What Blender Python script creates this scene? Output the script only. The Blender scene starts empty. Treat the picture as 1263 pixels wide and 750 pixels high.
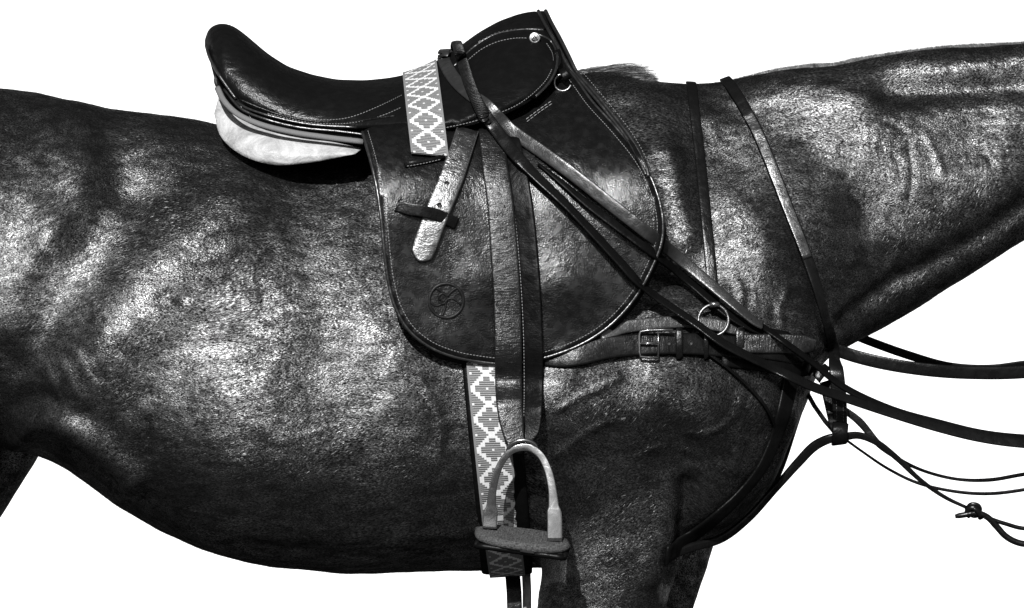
import bpy, bmesh, math, random
import numpy as np
from mathutils import Vector, noise
from mathutils.bvhtree import BVHTree
from mathutils.geometry import delaunay_2d_cdt

rng = np.random.default_rng(7)
R = math.radians
# ------------------------------------------------------------------ camera, sky, sun, exposure
K = 0.00125          # metres per photo pixel at the horse's centre plane
D = 5.0              # camera distance
H = 1.0              # camera height, horizon at photo row 595
sc = bpy.context.scene
cam = bpy.data.cameras.new("camera")
co = bpy.data.objects.new("camera", cam)
sc.collection.objects.link(co)
co.location = (0, -D, H)
co.rotation_euler = (R(90), 0, 0)
cam.sensor_width = 36
cam.lens = 36 * D / (1263 * K)
cam.shift_y = (595 - 375) / 1263
cam.clip_start = 0.05
cam.clip_end = 3000
sc.camera = co

SUN_EL, SUN_AZ = 32, 11      # elevation, degrees left of the camera
L = Vector((-math.sin(R(SUN_AZ)) * math.cos(R(SUN_EL)), -math.cos(R(SUN_AZ)) * math.cos(R(SUN_EL)), math.sin(R(SUN_EL))))
w = bpy.data.worlds.new("World")
sc.world = w
w.use_nodes = True
nt = w.node_tree
nt.nodes.clear()
sky = nt.nodes.new("ShaderNodeTexSky")
sky.sky_type = 'NISHITA'
sky.sun_disc = False
sky.sun_elevation = R(SUN_EL)
sky.sun_rotation = math.atan2(L.x, L.y) % (2 * math.pi)
sky.dust_density = 1.0
bw = nt.nodes.new("ShaderNodeRGBToBW")     # the photograph is black and white
bg = nt.nodes.new("ShaderNodeBackground")
bg.inputs[1].default_value = 0.05
out = nt.nodes.new("ShaderNodeOutputWorld")
nt.links.new(sky.outputs[0], bw.inputs[0])
nt.links.new(bw.outputs[0], bg.inputs[0])
nt.links.new(bg.outputs[0], out.inputs[0])

sl = bpy.data.lights.new("sun", 'SUN')
sl.energy = 5.0
sl.angle = R(0.55)
sl.color = (1, 1, 1)
so = bpy.data.objects.new("sun", sl)
sc.collection.objects.link(so)
so.rotation_euler = L.to_track_quat('Z', 'Y').to_euler()
so.location = (-2, -4, 5)

vs = sc.view_settings
vs.view_transform = 'Standard'
vs.look = 'None'
vs.gamma = 1
vs.exposure = 0.45
sc.cycles.max_bounces = 6
sc.render.film_transparent = False

# ------------------------------------------------------------------ helpers
def P(px, py, y=0.0):
    """photo pixel + depth -> world point"""
    s = K * (D + y) / D
    return Vector(((px - 631.5) * s, y, H + (595 - py) * s))

def proj(v):
    s = K * (D + v[1]) / D
    return v[0] / s + 631.5, 595 - (v[2] - H) / s

def smooth(a, n):
    a = np.asarray(a, float)
    for _ in range(n):
        b = a.copy()
        b[1:-1] = (a[:-2] + 2 * a[1:-1] + a[2:]) / 4
        a = b
    return a

def cat(pts, per=8, closed=False):
    """Catmull-Rom through n-dimensional points"""
    p = np.array(pts, float)
    n = len(p)
    res = []
    rngi = range(n) if closed else range(n - 1)
    for i in rngi:
        if closed:
            a, b, c, d = p[(i - 1) % n], p[i], p[(i + 1) % n], p[(i + 2) % n]
        else:
            a, b, c, d = p[max(i - 1, 0)], p[i], p[i + 1], p[min(i + 2, n - 1)]
        la = max(np.linalg.norm((b - a)[:2]), 1e-6) ** .5
        lb = max(np.linalg.norm((c - b)[:2]), 1e-6) ** .5
        lc = max(np.linalg.norm((d - c)[:2]), 1e-6) ** .5
        m1 = ((c - b) + lb * ((b - a) / la - (c - a) / (la + lb))) if la > 1e-3 else (c - b)
        m2 = ((c - b) + lb * ((d - c) / lc - (d - b) / (lb + lc))) if lc > 1e-3 else (c - b)
        for k in range(per):
            t = k / per
            t2, t3 = t * t, t * t * t
            res.append((2 * t3 - 3 * t2 + 1) * b + (t3 - 2 * t2 + t) * m1 + (-2 * t3 + 3 * t2) * c + (t3 - t2) * m2)
    if not closed:
        res.append(p[-1])
    return np.array(res)

def link(o):
    sc.collection.objects.link(o)
    return o

def mesh_obj(name, verts, faces, mat, parent=None, smooth_=True, uv=None, mats=None, midx=None, fix=True):
    me = bpy.data.meshes.new(name)
    me.from_pydata([tuple(v) for v in verts], [], faces)
    if fix:
        bm = bmesh.new(); bm.from_mesh(me)
        bmesh.ops.recalc_face_normals(bm, faces=bm.faces)
        bm.to_mesh(me); bm.free()
    if uv is not None:
        lay = me.uv_layers.new(name="UVMap")
        idx = np.empty(len(me.loops), dtype=np.int32)
        me.loops.foreach_get("vertex_index", idx)
        lay.data.foreach_set("uv", np.asarray(uv, dtype=np.float32)[idx].ravel())
    for m in (mats or [mat]):
        me.materials.append(m)
    if midx is not None:
        me.polygons.foreach_set("material_index", np.array(midx, dtype=np.int32))
    if smooth_:
        me.polygons.foreach_set("use_smooth", [True] * len(me.polygons))
    me.update()
    o = bpy.data.objects.new(name, me)
    link(o)
    if parent is not None:
        o.parent = parent
        o.matrix_parent_inverse = parent.matrix_world.inverted()
    return o

def thing(name, label, cat_, loc, group=None):
    o = bpy.data.objects.new(name, None)
    o.empty_display_size = 0.05
    link(o)
    o.location = loc
    o.matrix_world.translation = Vector(loc)
    o["label"] = label
    o["category"] = cat_
    if group:
        o["group"] = group
    return o

def tag(o, label, cat_, group=None):
    o["label"] = label; o["category"] = cat_
    if group: o["group"] = group
    return o

def bvh_of(o):
    me = o.data
    vs_ = [v.co + o.matrix_world.translation * 0 for v in me.vertices]
    return BVHTree.FromPolygons(vs_, [tuple(p.vertices) for p in me.polygons])

CAMP = Vector((0, -D, H))
def hit(px, py, trees, default=None):
    d = (P(px, py, 0) - CAMP).normalized()
    best = None
    for t in trees:
        loc, nor, _, dist = t.ray_cast(CAMP, d)
        if loc is not None and (best is None or dist < best[2]):
            if nor.dot(d) > 0: nor = -nor
            best = (loc, nor, dist)
    return best

def loft(rings, closed_ring=True, cap=True):
    n = len(rings[0])
    verts = [tuple(v) for r in rings for v in r]
    faces = []
    m = n if closed_ring else n - 1
    for i in range(len(rings) - 1):
        for j in range(m):
            a = i * n + j; b = i * n + (j + 1) % n
            faces.append((a, b, b + n, a + n))
    if cap and closed_ring:
        faces.append(tuple(range(n - 1, -1, -1)))
        faces.append(tuple(range((len(rings) - 1) * n, len(rings) * n)))
    return verts, faces

def frames(pts, closed=False):
    pts = [Vector(p) for p in pts]
    n = len(pts)
    T = []
    for i in range(n):
        a = pts[(i - 1) % n] if closed else pts[max(i - 1, 0)]
        b = pts[(i + 1) % n] if closed else pts[min(i + 1, n - 1)]
        T.append((b - a).normalized())
    return pts, T

def tube(pts, r, seg=8, closed=False, up=Vector((0, -1, 0)), flat=1.0, cap=True):
    """round cord; r scalar or list; flat scales the radius along 'up'"""
    pts, T = frames(pts, closed)
    rings = []
    prev = up.copy()
    for i, (p, t) in enumerate(zip(pts, T)):
        u = prev - t * prev.dot(t)
        if u.length < 1e-4: u = Vector((0, 0, 1)) - t * t.z
        u.normalize(); prev = u
        b = t.cross(u)
        rr = r[i] if hasattr(r, '__len__') else r
        rings.append([p + (u * math.cos(a) * flat + b * math.sin(a)) * rr for a in [2 * math.pi * k / seg for k in range(seg)]])
    if closed: rings.append(rings[0])
    return loft(rings, True, cap and not closed)

SEC = [(-.5, -.2), (-.49, .35), (-.455, .8), (-.40, 1.0), (-.2, 1.06), (0, 1.08), (.2, 1.06), (.40, 1.0), (.455, .8), (.49, .35), (.5, -.2), (.46, -.8), (.3, -1), (0, -1), (-.3, -1), (-.46, -.8)]
def ribbon(pts, nor, width, thick, twist=0.0, bow=0.0):
    """flat strap: returns verts, faces, uv. width/twist scalar or per point"""
    pts, T = frames(pts)
    rings, uv = [], []
    s = 0
    for i, (p, t) in enumerate(zip(pts, T)):
        if i: s += (pts[i] - pts[i - 1]).length
        n = Vector(nor[i]); n = (n - t * n.dot(t)).normalized()
        b = t.cross(n)
        tw = twist[i] if hasattr(twist, '__len__') else twist
        if tw:
            c, q = math.cos(tw), math.sin(tw)
            n, b = n * c + b * q, b * c - n * q
        wd = width[i] if hasattr(width, '__len__') else width
        rings.append([p + b * (u * wd) + n * (h * thick * .5 - bow * (2 * u) ** 2) for u, h in SEC])
        uv += [(u * wd, s) for u, h in SEC]
    v, f = loft(rings)
    return v, f, uv

def join(parts):
    V, F, U = [], [], []
    for p in parts:
        k = len(V)
        V += list(p[0]); F += [tuple(i + k for i in f) for f in p[1]]
        if len(p) > 2: U += list(p[2])
        else: U += [(v[0], v[2]) for v in p[0]]
    return V, F, U

def stitches(pts, nor, length=0.0032, gap=0.0016, r=0.0005):
    """row of thread stitches lying along a path"""
    pts = [Vector(p) for p in pts]
    acc = [0]
    for i in range(1, len(pts)): acc.append(acc[-1] + (pts[i] - pts[i - 1]).length)
    acc = np.array(acc); arr = np.array([tuple(p) for p in pts]); nr = np.array([tuple(n) for n in nor])
    V, F = [], []
    s = 0
    while s + length < acc[-1]:
        a = Vector([np.interp(s, acc, arr[:, k]) for k in range(3)])
        b = Vector([np.interp(s + length, acc, arr[:, k]) for k in range(3)])
        n = Vector([np.interp(s, acc, nr[:, k]) for k in range(3)]).normalized()
        t = (b - a).normalized(); c = t.cross(n)
        k = len(V)
        m = (a + b) / 2 + n * r * 1.1
        V += [a - n * r, a + c * r * .6, a - c * r * .6, m + c * r, m + n * r * .6, m - c * r, b - n * r, b + c * r * .6, b - c * r * .6]
        F += [(k, k + 1, k + 3), (k, k + 5, k + 2), (k + 1, k + 4, k + 3), (k + 2, k + 5, k + 4), (k + 1, k + 2, k + 4), (k, k + 2, k + 1),
              (k + 3, k + 4, k + 7), (k + 5, k + 8, k + 4), (k + 7, k + 4, k + 8), (k + 3, k + 7, k + 6), (k + 5, k + 6, k + 8), (k + 6, k + 7, k + 8)]
        s += length + gap
    return V, F

def sheet(outline, Yf, thick, step=9, per=5, closed=True):
    """leather sheet: photo-pixel outline, depth function, real thickness"""
    o = cat(outline, per, True)
    # resample
    seg = np.linalg.norm(np.roll(o, -1, 0) - o, axis=1)
    cum = np.concatenate([[0], np.cumsum(seg)])
    n = int(cum[-1] / step * 1.6)
    oc = np.vstack([o, o[:1]])
    t = np.linspace(0, cum[-1], n, endpoint=False)
    b = np.stack([np.interp(t, cum, oc[:, 0]), np.interp(t, cum, oc[:, 1])], 1)
    def inside(x, y):
        c = False
        j = n - 1
        for i in range(n):
            if (b[i, 1] > y) != (b[j, 1] > y) and x < (b[j, 0] - b[i, 0]) * (y - b[i, 1]) / (b[j, 1] - b[i, 1]) + b[i, 0]:
                c = not c
            j = i
        return c
    pts = [Vector(p) for p in b]
    for ix, x in enumerate(np.arange(b[:, 0].min(), b[:, 0].max(), step)):
        for y in np.arange(b[:, 1].min() + (ix % 2) * step / 2, b[:, 1].max(), step):
            if inside(x, y) and np.min(np.hypot(b[:, 0] - x, b[:, 1] - y)) > step * .5:
                pts.append(Vector((x, y)))
    vo, eo, fo, *_ = delaunay_2d_cdt(pts, [(i, (i + 1) % n) for i in range(n)], [], 1, 1e-4)
    m = len(vo)
    Y = [Yf(v.x, v.y) for v in vo]
    front = [P(v.x, v.y, y) for v, y in zip(vo, Y)]
    back = [P(v.x, v.y, y + thick) for v, y in zip(vo, Y)]
    faces = [tuple(f) for f in fo]
    cnt = {}
    for f in faces:
        for i in range(len(f)):
            e = (f[i], f[(i + 1) % len(f)])
            cnt[tuple(sorted(e))] = cnt.get(tuple(sorted(e)), []) + [e]
    F = [f for f in faces] + [tuple(i + m for i in reversed(f)) for f in faces]
    for k, e in cnt.items():
        if len(e) == 1:
            a, c = e[0]
            F.append((c, a, a + m, c + m))
    return front + back, F, [(v[0], v[2]) for v in front + back]

# ------------------------------------------------------------------ materials
def node(nt, t, **kw):
    n = nt.nodes.new(t)
    for k, v in kw.items():
        if k in n.inputs: n.inputs[k].default_value = v
        else: setattr(n, k, v)
    return n

def base_mat(name):
    m = bpy.data.materials.new(name)
    m.use_nodes = True
    m.node_tree.nodes.clear()
    return m, m.node_tree

def noise_tex(t, vec, scale, detail=3, rough=.5, dist=0.0):
    n = node(t, "ShaderNodeTexNoise")
    n.inputs['Scale'].default_value = scale
    n.inputs['Detail'].default_value = detail
    n.inputs['Roughness'].default_value = rough
    n.inputs['Distortion'].default_value = dist
    t.links.new(vec, n.inputs['Vector'])
    return n.outputs['Fac']

def mapping(t, vec, scale=(1, 1, 1), rot=(0, 0, 0)):
    m = node(t, "ShaderNodeMapping")
    m.inputs['Scale'].default_value = scale
    m.inputs['Rotation'].default_value = rot
    t.links.new(vec, m.inputs['Vector'])
    return m.outputs[0]

def mrange(t, v, a, b, c, d):
    n = node(t, "ShaderNodeMapRange")
    n.inputs[1].default_value = a; n.inputs[2].default_value = b
    n.inputs[3].default_value = c; n.inputs[4].default_value = d
    t.links.new(v, n.inputs[0])
    return n.outputs[0]

def math_(t, op, a, b=None):
    n = node(t, "ShaderNodeMath", operation=op)
    for i, v in enumerate((a, b)):
        if v is None: continue
        if isinstance(v, (int, float)): n.inputs[i].default_value = v
        else: t.links.new(v, n.inputs[i])
    return n.outputs[0]

def bump(t, h, dist, strength=1.0, prev=None):
    n = node(t, "ShaderNodeBump")
    n.inputs['Strength'].default_value = strength
    n.inputs['Distance'].default_value = dist
    t.links.new(h, n.inputs['Height'])
    if prev is not None: t.links.new(prev, n.inputs['Normal'])
    return n.outputs[0]

def finish(t, base, rough, gloss, normal, base_socket=None, rough_socket=None, gloss_socket=None, gcol=1.0):
    d = node(t, "ShaderNodeBsdfDiffuse")
    d.inputs['Color'].default_value = (base, base, base, 1)
    if base_socket: t.links.new(base_socket, d.inputs['Color'])
    g = node(t, "ShaderNodeBsdfGlossy")
    g.inputs['Color'].default_value = (gcol, gcol, gcol, 1)
    g.inputs['Roughness'].default_value = rough
    if rough_socket: t.links.new(rough_socket, g.inputs['Roughness'])
    if normal is not None:
        t.links.new(normal, d.inputs['Normal']); t.links.new(normal, g.inputs['Normal'])
    mx = node(t, "ShaderNodeMixShader")
    mx.inputs[0].default_value = gloss
    if gloss_socket: t.links.new(gloss_socket, mx.inputs[0])
    t.links.new(d.outputs[0], mx.inputs[1]); t.links.new(g.outputs[0], mx.inputs[2])
    o = node(t, "ShaderNodeOutputMaterial")
    t.links.new(mx.outputs[0], o.inputs[0])

def coat_mat():
    m, t = base_mat("glossy dark bay coat")
    geo = node(t, "ShaderNodeTexCoord").outputs['Object']
    # coat flow: hairs lie back and down, swirl a little
    n_low = node(t, "ShaderNodeTexNoise"); n_low.inputs['Scale'].default_value = 3.0; n_low.inputs['Detail'].default_value = 1
    t.links.new(geo, n_low.inputs['Vector'])
    vm = node(t, "ShaderNodeVectorMath", operation='MULTIPLY_ADD')
    vm.inputs[1].default_value = (.22, .22, .22)
    t.links.new(n_low.outputs['Color'], vm.inputs[0]); t.links.new(geo, vm.inputs[2])
    flow = mapping(t, vm.outputs[0], (280, 480, 820), (0, R(14), 0))
    f1 = noise_tex(t, flow, 1.0, 2, .6)
    flow2 = mapping(t, vm.outputs[0], (420, 700, 900), (0, R(-10), 0))
    f2 = noise_tex(t, flow2, 1.0, 1, .5)
    lock = noise_tex(t, mapping(t, vm.outputs[0], (26, 50, 70), (0, R(25), 0)), 1.0, 4, .62, .4)
    big = noise_tex(t, geo, 9, 4, .6, .3)
    n = bump(t, big, .012, .6)
    n = bump(t, lock, .0013, .6, n)
    n = bump(t, f1, .0007, .8, n)
    n = bump(t, f2, .0004, .7, n)
    rs = mrange(t, big, .3, .7, .32, .39)
    gs = math_(t, 'MULTIPLY', math_(t, 'MULTIPLY', mrange(t, f1, .40, .62, .0, 1.9), mrange(t, f2, .35, .65, .5, 1.5)), math_(t, 'MULTIPLY', mrange(t, lock, .36, .62, .030, .125), mrange(t, big, .36, .60, .55, 1.1)))
    finish(t, .004, .45, .06, n, rough_socket=rs, gloss_socket=gs)
    return m

def leather_mat(name, base=.010, gloss=.055, rough=.34, crease=0.0, pore=1.0, wobble=.5, worn=.0, lace=False, mids=1.0):
    m, t = base_mat(name)
    tc = node(t, "ShaderNodeTexCoord")
    geo = tc.outputs['Object']; uv = tc.outputs['UV']
    big = noise_tex(t, geo, 16, 4, .6, .5)
    mid = noise_tex(t, geo, 70, 3, .6, .3)
    por = node(t, "ShaderNodeTexVoronoi"); por.inputs['Scale'].default_value = 520
    t.links.new(geo, por.inputs['Vector'])
    fine = noise_tex(t, geo, 900, 2, .6)
    n = bump(t, big, .010, wobble)
    n = bump(t, mid, .0007 * mids, .6, n)
    n = bump(t, por.outputs['Distance'], .0003 * pore, .6, n)
    n = bump(t, fine, .00012 * pore, .8, n)
    if crease:
        c = noise_tex(t, mapping(t, uv, (70, 260, 1), (0, 0, .12)), 1.0, 3, .6, .6)
        rid = math_(t, 'ABSOLUTE', math_(t, 'SUBTRACT', c, .5))
        n = bump(t, rid, .0016 * crease, .9, n)
    if lace:
        sp = node(t, "ShaderNodeSeparateXYZ"); t.links.new(uv, sp.inputs[0])
        s = math_(t, 'SINE', math_(t, 'MULTIPLY', math_(t, 'ADD', sp.outputs[1], math_(t, 'MULTIPLY', sp.outputs[0], .25)), 2 * math.pi / .0042))
        n = bump(t, s, .0009, 1.0, n)
    gs = math_(t, 'MULTIPLY', mrange(t, mid, .3, .7, gloss * .6, gloss * 1.35), mrange(t, big, .35, .65, .75, 1.2))
    rs = mrange(t, mid, .3, .7, rough * .85, rough * 1.2)
    bs = None
    if worn:
        s = mrange(t, math_(t, 'MULTIPLY', big, mid), .27, .36, base, worn)
        bs = s
    finish(t, base, rough, gloss, n, base_socket=bs, rough_socket=rs, gloss_socket=gs)
    return m

def pale_mat():
    m, t = base_mat("cream linen-lined panel leather")
    geo = node(t, "ShaderNodeTexCoord").outputs['Object']
    a = noise_tex(t, geo, 26, 5, .65, .6)
    b = noise_tex(t, geo, 320, 3, .7)
    st = mrange(t, a, .35, .62, .20, .44)
    bs = math_(t, 'MULTIPLY', st, mrange(t, b, .3, .7, .85, 1.08))
    n = bump(t, a, .006, .5); n = bump(t, b, .0006, .8, n)
    finish(t, .4, .45, .03, n, base_socket=bs)
    return m

def metal_mat(name, col=.6, rough=.22, scr=1.0):
    m, t = base_mat(name)
    geo = node(t, "ShaderNodeTexCoord").outputs['Object']
    a = noise_tex(t, geo, 60, 5, .7, .6)
    b = noise_tex(t, geo, 700, 2, .6)
    n = bump(t, a, .002, .35 * scr); n = bump(t, b, .0003, .5 * scr, n)
    rs = mrange(t, a, .3, .7, rough * .7, rough * 1.6)
    finish(t, .06, rough, .85, n, rough_socket=rs, gcol=col)
    return m

def thread_mat(name, base):
    m, t = base_mat(name)
    geo = node(t, "ShaderNodeTexCoord").outputs['Object']
    a = noise_tex(t, geo, 1400, 2, .6)
    bs = mrange(t, a, .3, .7, base * .75, base * 1.2)
    n = bump(t, a, .0006, .8)
    finish(t, base, .6, .02, n, base_socket=bs)
    return m

def rough_mat(name, lo, hi, scale=300, dist=.003):
    m, t = base_mat(name)
    geo = node(t, "ShaderNodeTexCoord").outputs['Object']
    a = noise_tex(t, geo, scale, 4, .7)
    bs = mrange(t, a, .35, .7, lo, hi)
    n = bump(t, a, dist, 1)
    finish(t, lo, .6, .03, n, base_socket=bs)
    return m

M = {}
M['coat'] = coat_mat()
def hair_mat():
    m, t = base_mat("sleek dark coat hair")
    geo = node(t, "ShaderNodeTexCoord").outputs['Object']
    a = noise_tex(t, geo, 22, 4, .6, .4)
    finish(t, .005, .36, .05, None, gloss_socket=mrange(t, a, .38, .62, .034, .105), rough_socket=mrange(t, a, .35, .65, .47, .38))
    return m
M['coat_hair'] = hair_mat()
M['seat'] = leather_mat("dark seat leather", .004, .020, .31, pore=1.2, wobble=.45)
M['flap'] = leather_mat("dark polished flap leather", .003, .042, .26, pore=1.6, wobble=.22, mids=.35)
M['skirt'] = leather_mat("dark skirt leather", .004, .010, .36, pore=1.0, wobble=.5)
M['edge'] = leather_mat("leather welt", .01, .08, .30, pore=.6, wobble=.4)
M['billet'] = leather_mat('creased billet leather', .008, .07, .32, crease=1.6, pore=1.0, wobble=.3, mids=.5)
M['ply'] = leather_mat('creased stirrup leather', .006, .045, .30, crease=.9, pore=1.0, wobble=.25, mids=.5)
M['dark_metal'] = metal_mat('dark tarnished metal', .13, .28)
M['pale_welt'] = thread_mat('pale welt leather', .12)
M['strap'] = leather_mat("bridle leather", .004, .020, .27, crease=.15, pore=.8, wobble=.25, mids=.4)
M['strap_shiny'] = leather_mat("creased shiny strap leather", .008, .17, .31, crease=.7, pore=1.0, wobble=.3, mids=.4)
M['strap_dark'] = leather_mat("dull dark strap leather", .003, .009, .36, crease=.4, pore=.8, wobble=.3)
M['laced'] = leather_mat("laced rein leather", .006, .03, .34, lace=True, wobble=.2)
M['tan'] = leather_mat("lighter worn and sunlit strap leather", .015, .085, .33, crease=.4, pore=1.0, wobble=.2, mids=.4)  # also paints the sunlit stretch of the upper rein lighter
M['pale'] = pale_mat()
M['metal'] = metal_mat("worn stainless steel", .34, .17, .4)
M['brass'] = metal_mat("old nickel", .34, .3)
M['thread'] = thread_mat("pale waxed thread", .22)
M['thread_dim'] = thread_mat("dull waxed thread", .10)
M['weave_white'] = thread_mat("white woven thread", .56)
def hatch_mat():
    m, t = base_mat("grey woven thread")
    uv = node(t, "ShaderNodeTexCoord").outputs['UV']
    sp = node(t, "ShaderNodeSeparateXYZ"); t.links.new(uv, sp.inputs[0])
    a = math_(t, 'SINE', math_(t, 'MULTIPLY', sp.outputs[1], 17 * 2 * math.pi))
    b = noise_tex(t, mapping(t, uv, (40, 40, 1)), 1.0, 2, .6)
    bs = math_(t, 'MULTIPLY', mrange(t, a, -.6, .6, .05, .24), mrange(t, b, .3, .7, .7, 1.3))
    finish(t, .1, .6, .02, bump(t, a, .0004, .6), base_socket=bs)
    return m
M['weave_grey'] = hatch_mat()
M['weave_edge'] = thread_mat("mid grey woven edging", .16)
M['rubber'] = rough_mat("dusty worn rubber tread", .004, .11, 420, .0025)
M['hair'] = leather_mat("dark horse hair", .006, .025, .4, pore=.1, wobble=.1)
M['hair_crest'] = leather_mat('clipped rim-lit crest hair', .014, .07, .4, pore=.1, wobble=.1)  # lighter copy of the horse hair, painting the rim light along the crest
M['hair_light'] = leather_mat("sun-bleached horse hair", .06, .10, .4, pore=.1, wobble=.1)
M['hole'] = rough_mat("punched hole", .002, .004, 200, .0005)
M['hoof'] = rough_mat("hoof horn", .03, .06, 90, .002)
M['emboss'] = leather_mat("embossed leather", .006, .012, .42, pore=.8, wobble=.2)

# ------------------------------------------------------------------ dark ground, and an added backdrop standing in for a blown-out background
def ground():
    m, t = base_mat("dark unseen ground")  # out of view, made dark so it reflects little light onto the belly
    geo = node(t, "ShaderNodeTexCoord").outputs['Object']
    a = noise_tex(t, geo, .35, 5, .6, .4); b = noise_tex(t, geo, 9, 4, .7)
    bs = math_(t, 'MULTIPLY', mrange(t, a, .3, .7, .05, .09), mrange(t, b, .3, .7, .94, 1.05))
    n = bump(t, b, .02, .4)
    finish(t, .6, .8, .0, n, base_socket=bs)
    N = 24
    xs = np.concatenate([-np.geomspace(2000, 3, N), np.geomspace(3, 2000, N)])
    V = [(x, y, 0) for y in xs for x in xs]
    F = [(j * 2 * N + i, j * 2 * N + i + 1, (j + 1) * 2 * N + i + 1, (j + 1) * 2 * N + i) for j in range(2 * N - 1) for i in range(2 * N - 1)]
    o = mesh_obj("ground", V, F, m)
    o["kind"] = "structure"
ground()
def backdrop():
    m, t = base_mat("white backdrop")
    geo = node(t, "ShaderNodeTexCoord").outputs['Object']
    a = noise_tex(t, geo, .8, 5, .6, .4)
    finish(t, .8, .9, .0, bump(t, a, .02, .3), base_socket=mrange(t, a, .3, .7, .78, .84))
    V, F = loft([[(x, 12, -.2), (x, 12, 7), (x, 12.4, 7), (x, 12.4, -.2)] for x in (-60, 60)])  # sheet added only to turn the background white
    o = mesh_obj("backdrop", V, F, m, smooth_=False)
    o["kind"] = "structure"
backdrop()

# ------------------------------------------------------------------ horse body
TOP = [(-332, 320), (-315, 240), (-280, 185), (-220, 145), (-100, 116), (0, 111), (40, 115), (85, 126), (140, 135), (200, 143), (262, 152), (320, 168), (400, 180), (480, 175), (560, 150), (640, 118), (700, 97), (720, 89), (750, 86), (780, 93), (810, 101), (850, 103), (895, 99), (920, 94), (950, 89), (1000, 82), (1030, 81), (1060, 74), (1100, 68), (1160, 60), (1210, 57), (1263, 55), (1350, 46), (1450, 30), (1520, 30), (1560, 50)]
BOT = [(-332, 330), (-315, 420), (-280, 490), (-200, 540), (-50, 560), (0, 552), (45, 560), (70, 570), (100, 590), (140, 622), (200, 655), (245, 678), (330, 699), (440, 708), (520, 706), (600, 703), (700, 700), (800, 693), (850, 682), (880, 667), (920, 640), (945, 605), (960, 575), (972, 545), (984, 515), (992, 492), (1000, 470), (1012, 448), (1030, 436), (1045, 430), (1100, 398), (1160, 362), (1200, 336), (1263, 298), (1350, 242), (1450, 185), (1520, 160), (1560, 140)]
HW = [(-332, .03), (-315, .12), (-280, .19), (-220, .24), (-100, .27), (0, .255), (60, .245), (150, .262), (300, .295), (450, .280), (600, .266), (700, .262), (800, .250), (880, .225), (940, .19), (1000, .15), (1060, .12), (1150, .105), (1263, .095), (1400, .085), (1560, .06)]
PW = [(-332, .6), (0, .75), (300, .85), (600, .85), (700, .95), (900, .85), (1000, .7), (1263, .6), (1560, .6)]
SK = [(-332, 0), (0, .12), (300, .32), (600, .30), (750, .33), (900, .38), (1000, .35), (1100, .18), (1263, .1), (1560, 0)]
def fn(tab, x, s=0):
    a = np.array(tab, float)
    return np.interp(x, a[:, 0], a[:, 1])
def Wx(px): return (px - 631.5) * K
def Wz(py): return H + (595 - py) * K
xs = np.concatenate([np.linspace(-332, -270, 12)[:-1], np.arange(-270, 930, 10), np.arange(930, 1050, 3), np.arange(1050, 1561, 10)])
tp = smooth(fn(TOP, xs), 2); bt = smooth(fn(BOT, xs), 2); hw = smooth(fn(HW, xs), 6); pw = smooth(fn(PW, xs), 6); sk = smooth(fn(SK, xs), 6)
def trunk_ring(i, n=56):
    zt, zb = Wz(tp[i]), Wz(bt[i])
    zc, rz = (zt + zb) / 2, (zt - zb) / 2
    out = []
    for k in range(n):
        a = 2 * math.pi * k / n
        c, s = math.cos(a), math.sin(a)
        y = -hw[i] * math.copysign(abs(s) ** pw[i], s) * (1 - sk[i] * c)
        out.append((Wx(xs[i]), y, zc + rz * c))
    return out
parts = [loft([trunk_ring(i) for i in range(len(xs))])]
def limb(spec, n=20, per=6):
    s = cat(spec, per)
    rings = []
    for px, py, Y, rx, ry in s:
        c = Vector((Wx(px), Y, Wz(py)))
        rings.append([c + Vector((rx * math.cos(2 * math.pi * k / n), ry * math.sin(2 * math.pi * k / n), 0)) for k in range(n)])
    return loft(rings)
G = 595 + H / K     # ground row
for sgn, dx in ((-1, 0), (1, 45)):
    # hind limb
    q = [(-130, 230, .11, .16, .08), (-125, 330, .14, .18, .105), (-105, 430, .16, .165, .11), (-95, 520, .17, .145, .105), (-105, 600, .17, .115, .09), (-125, 700, .17, .09, .075), (-160, 800, .165, .062, .055),
         (-198, 900, .16, .055, .045), (-200, 960, .16, .045, .038), (-192, 1060, .16, .032, .03), (-188, 1180, .16, .032, .03), (-180, 1250, .16, .04, .038), (-165, 1310, .16, .036, .036), (-150, 1345, .16, .05, .046)]
    q = [(a + (float(np.interp(b, [400, 560, 640, 700], [30, 28, 10, -5])) if sgn > 0 else -32 * min(1, max(0, (b - 400) / 120))), b, c, d, e) for a, b, c, d, e in q]
    parts.append(limb([(a, b, sgn * c, d, e) for a, b, c, d, e in q]))
    # fore limb
    q = [(760, 330, .12, .13, .06), (775, 430, .14, .14, .085), (778, 520, .14, .13, .090), (772, 600, .14, .12, .088), (756, 670, .137, .108, .076), (737, 750, .130, .098, .066), (736, 850, .135, .070, .06),
         (738, 960, .15, .045, .042), (740, 1030, .15, .047, .044), (738, 1080, .15, .034, .032), (736, 1200, .15, .030, .028), (738, 1265, .15, .038, .036), (752, 1320, .15, .033, .034), (766, 1350, .15, .048, .045)]
    if sgn > 0: q = [(a + 52, b, c, d * .95, e) for a, b, c, d, e in q]
    parts.append(limb([(a, b, sgn * c, d, e) for a, b, c, d, e in q]))
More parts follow.
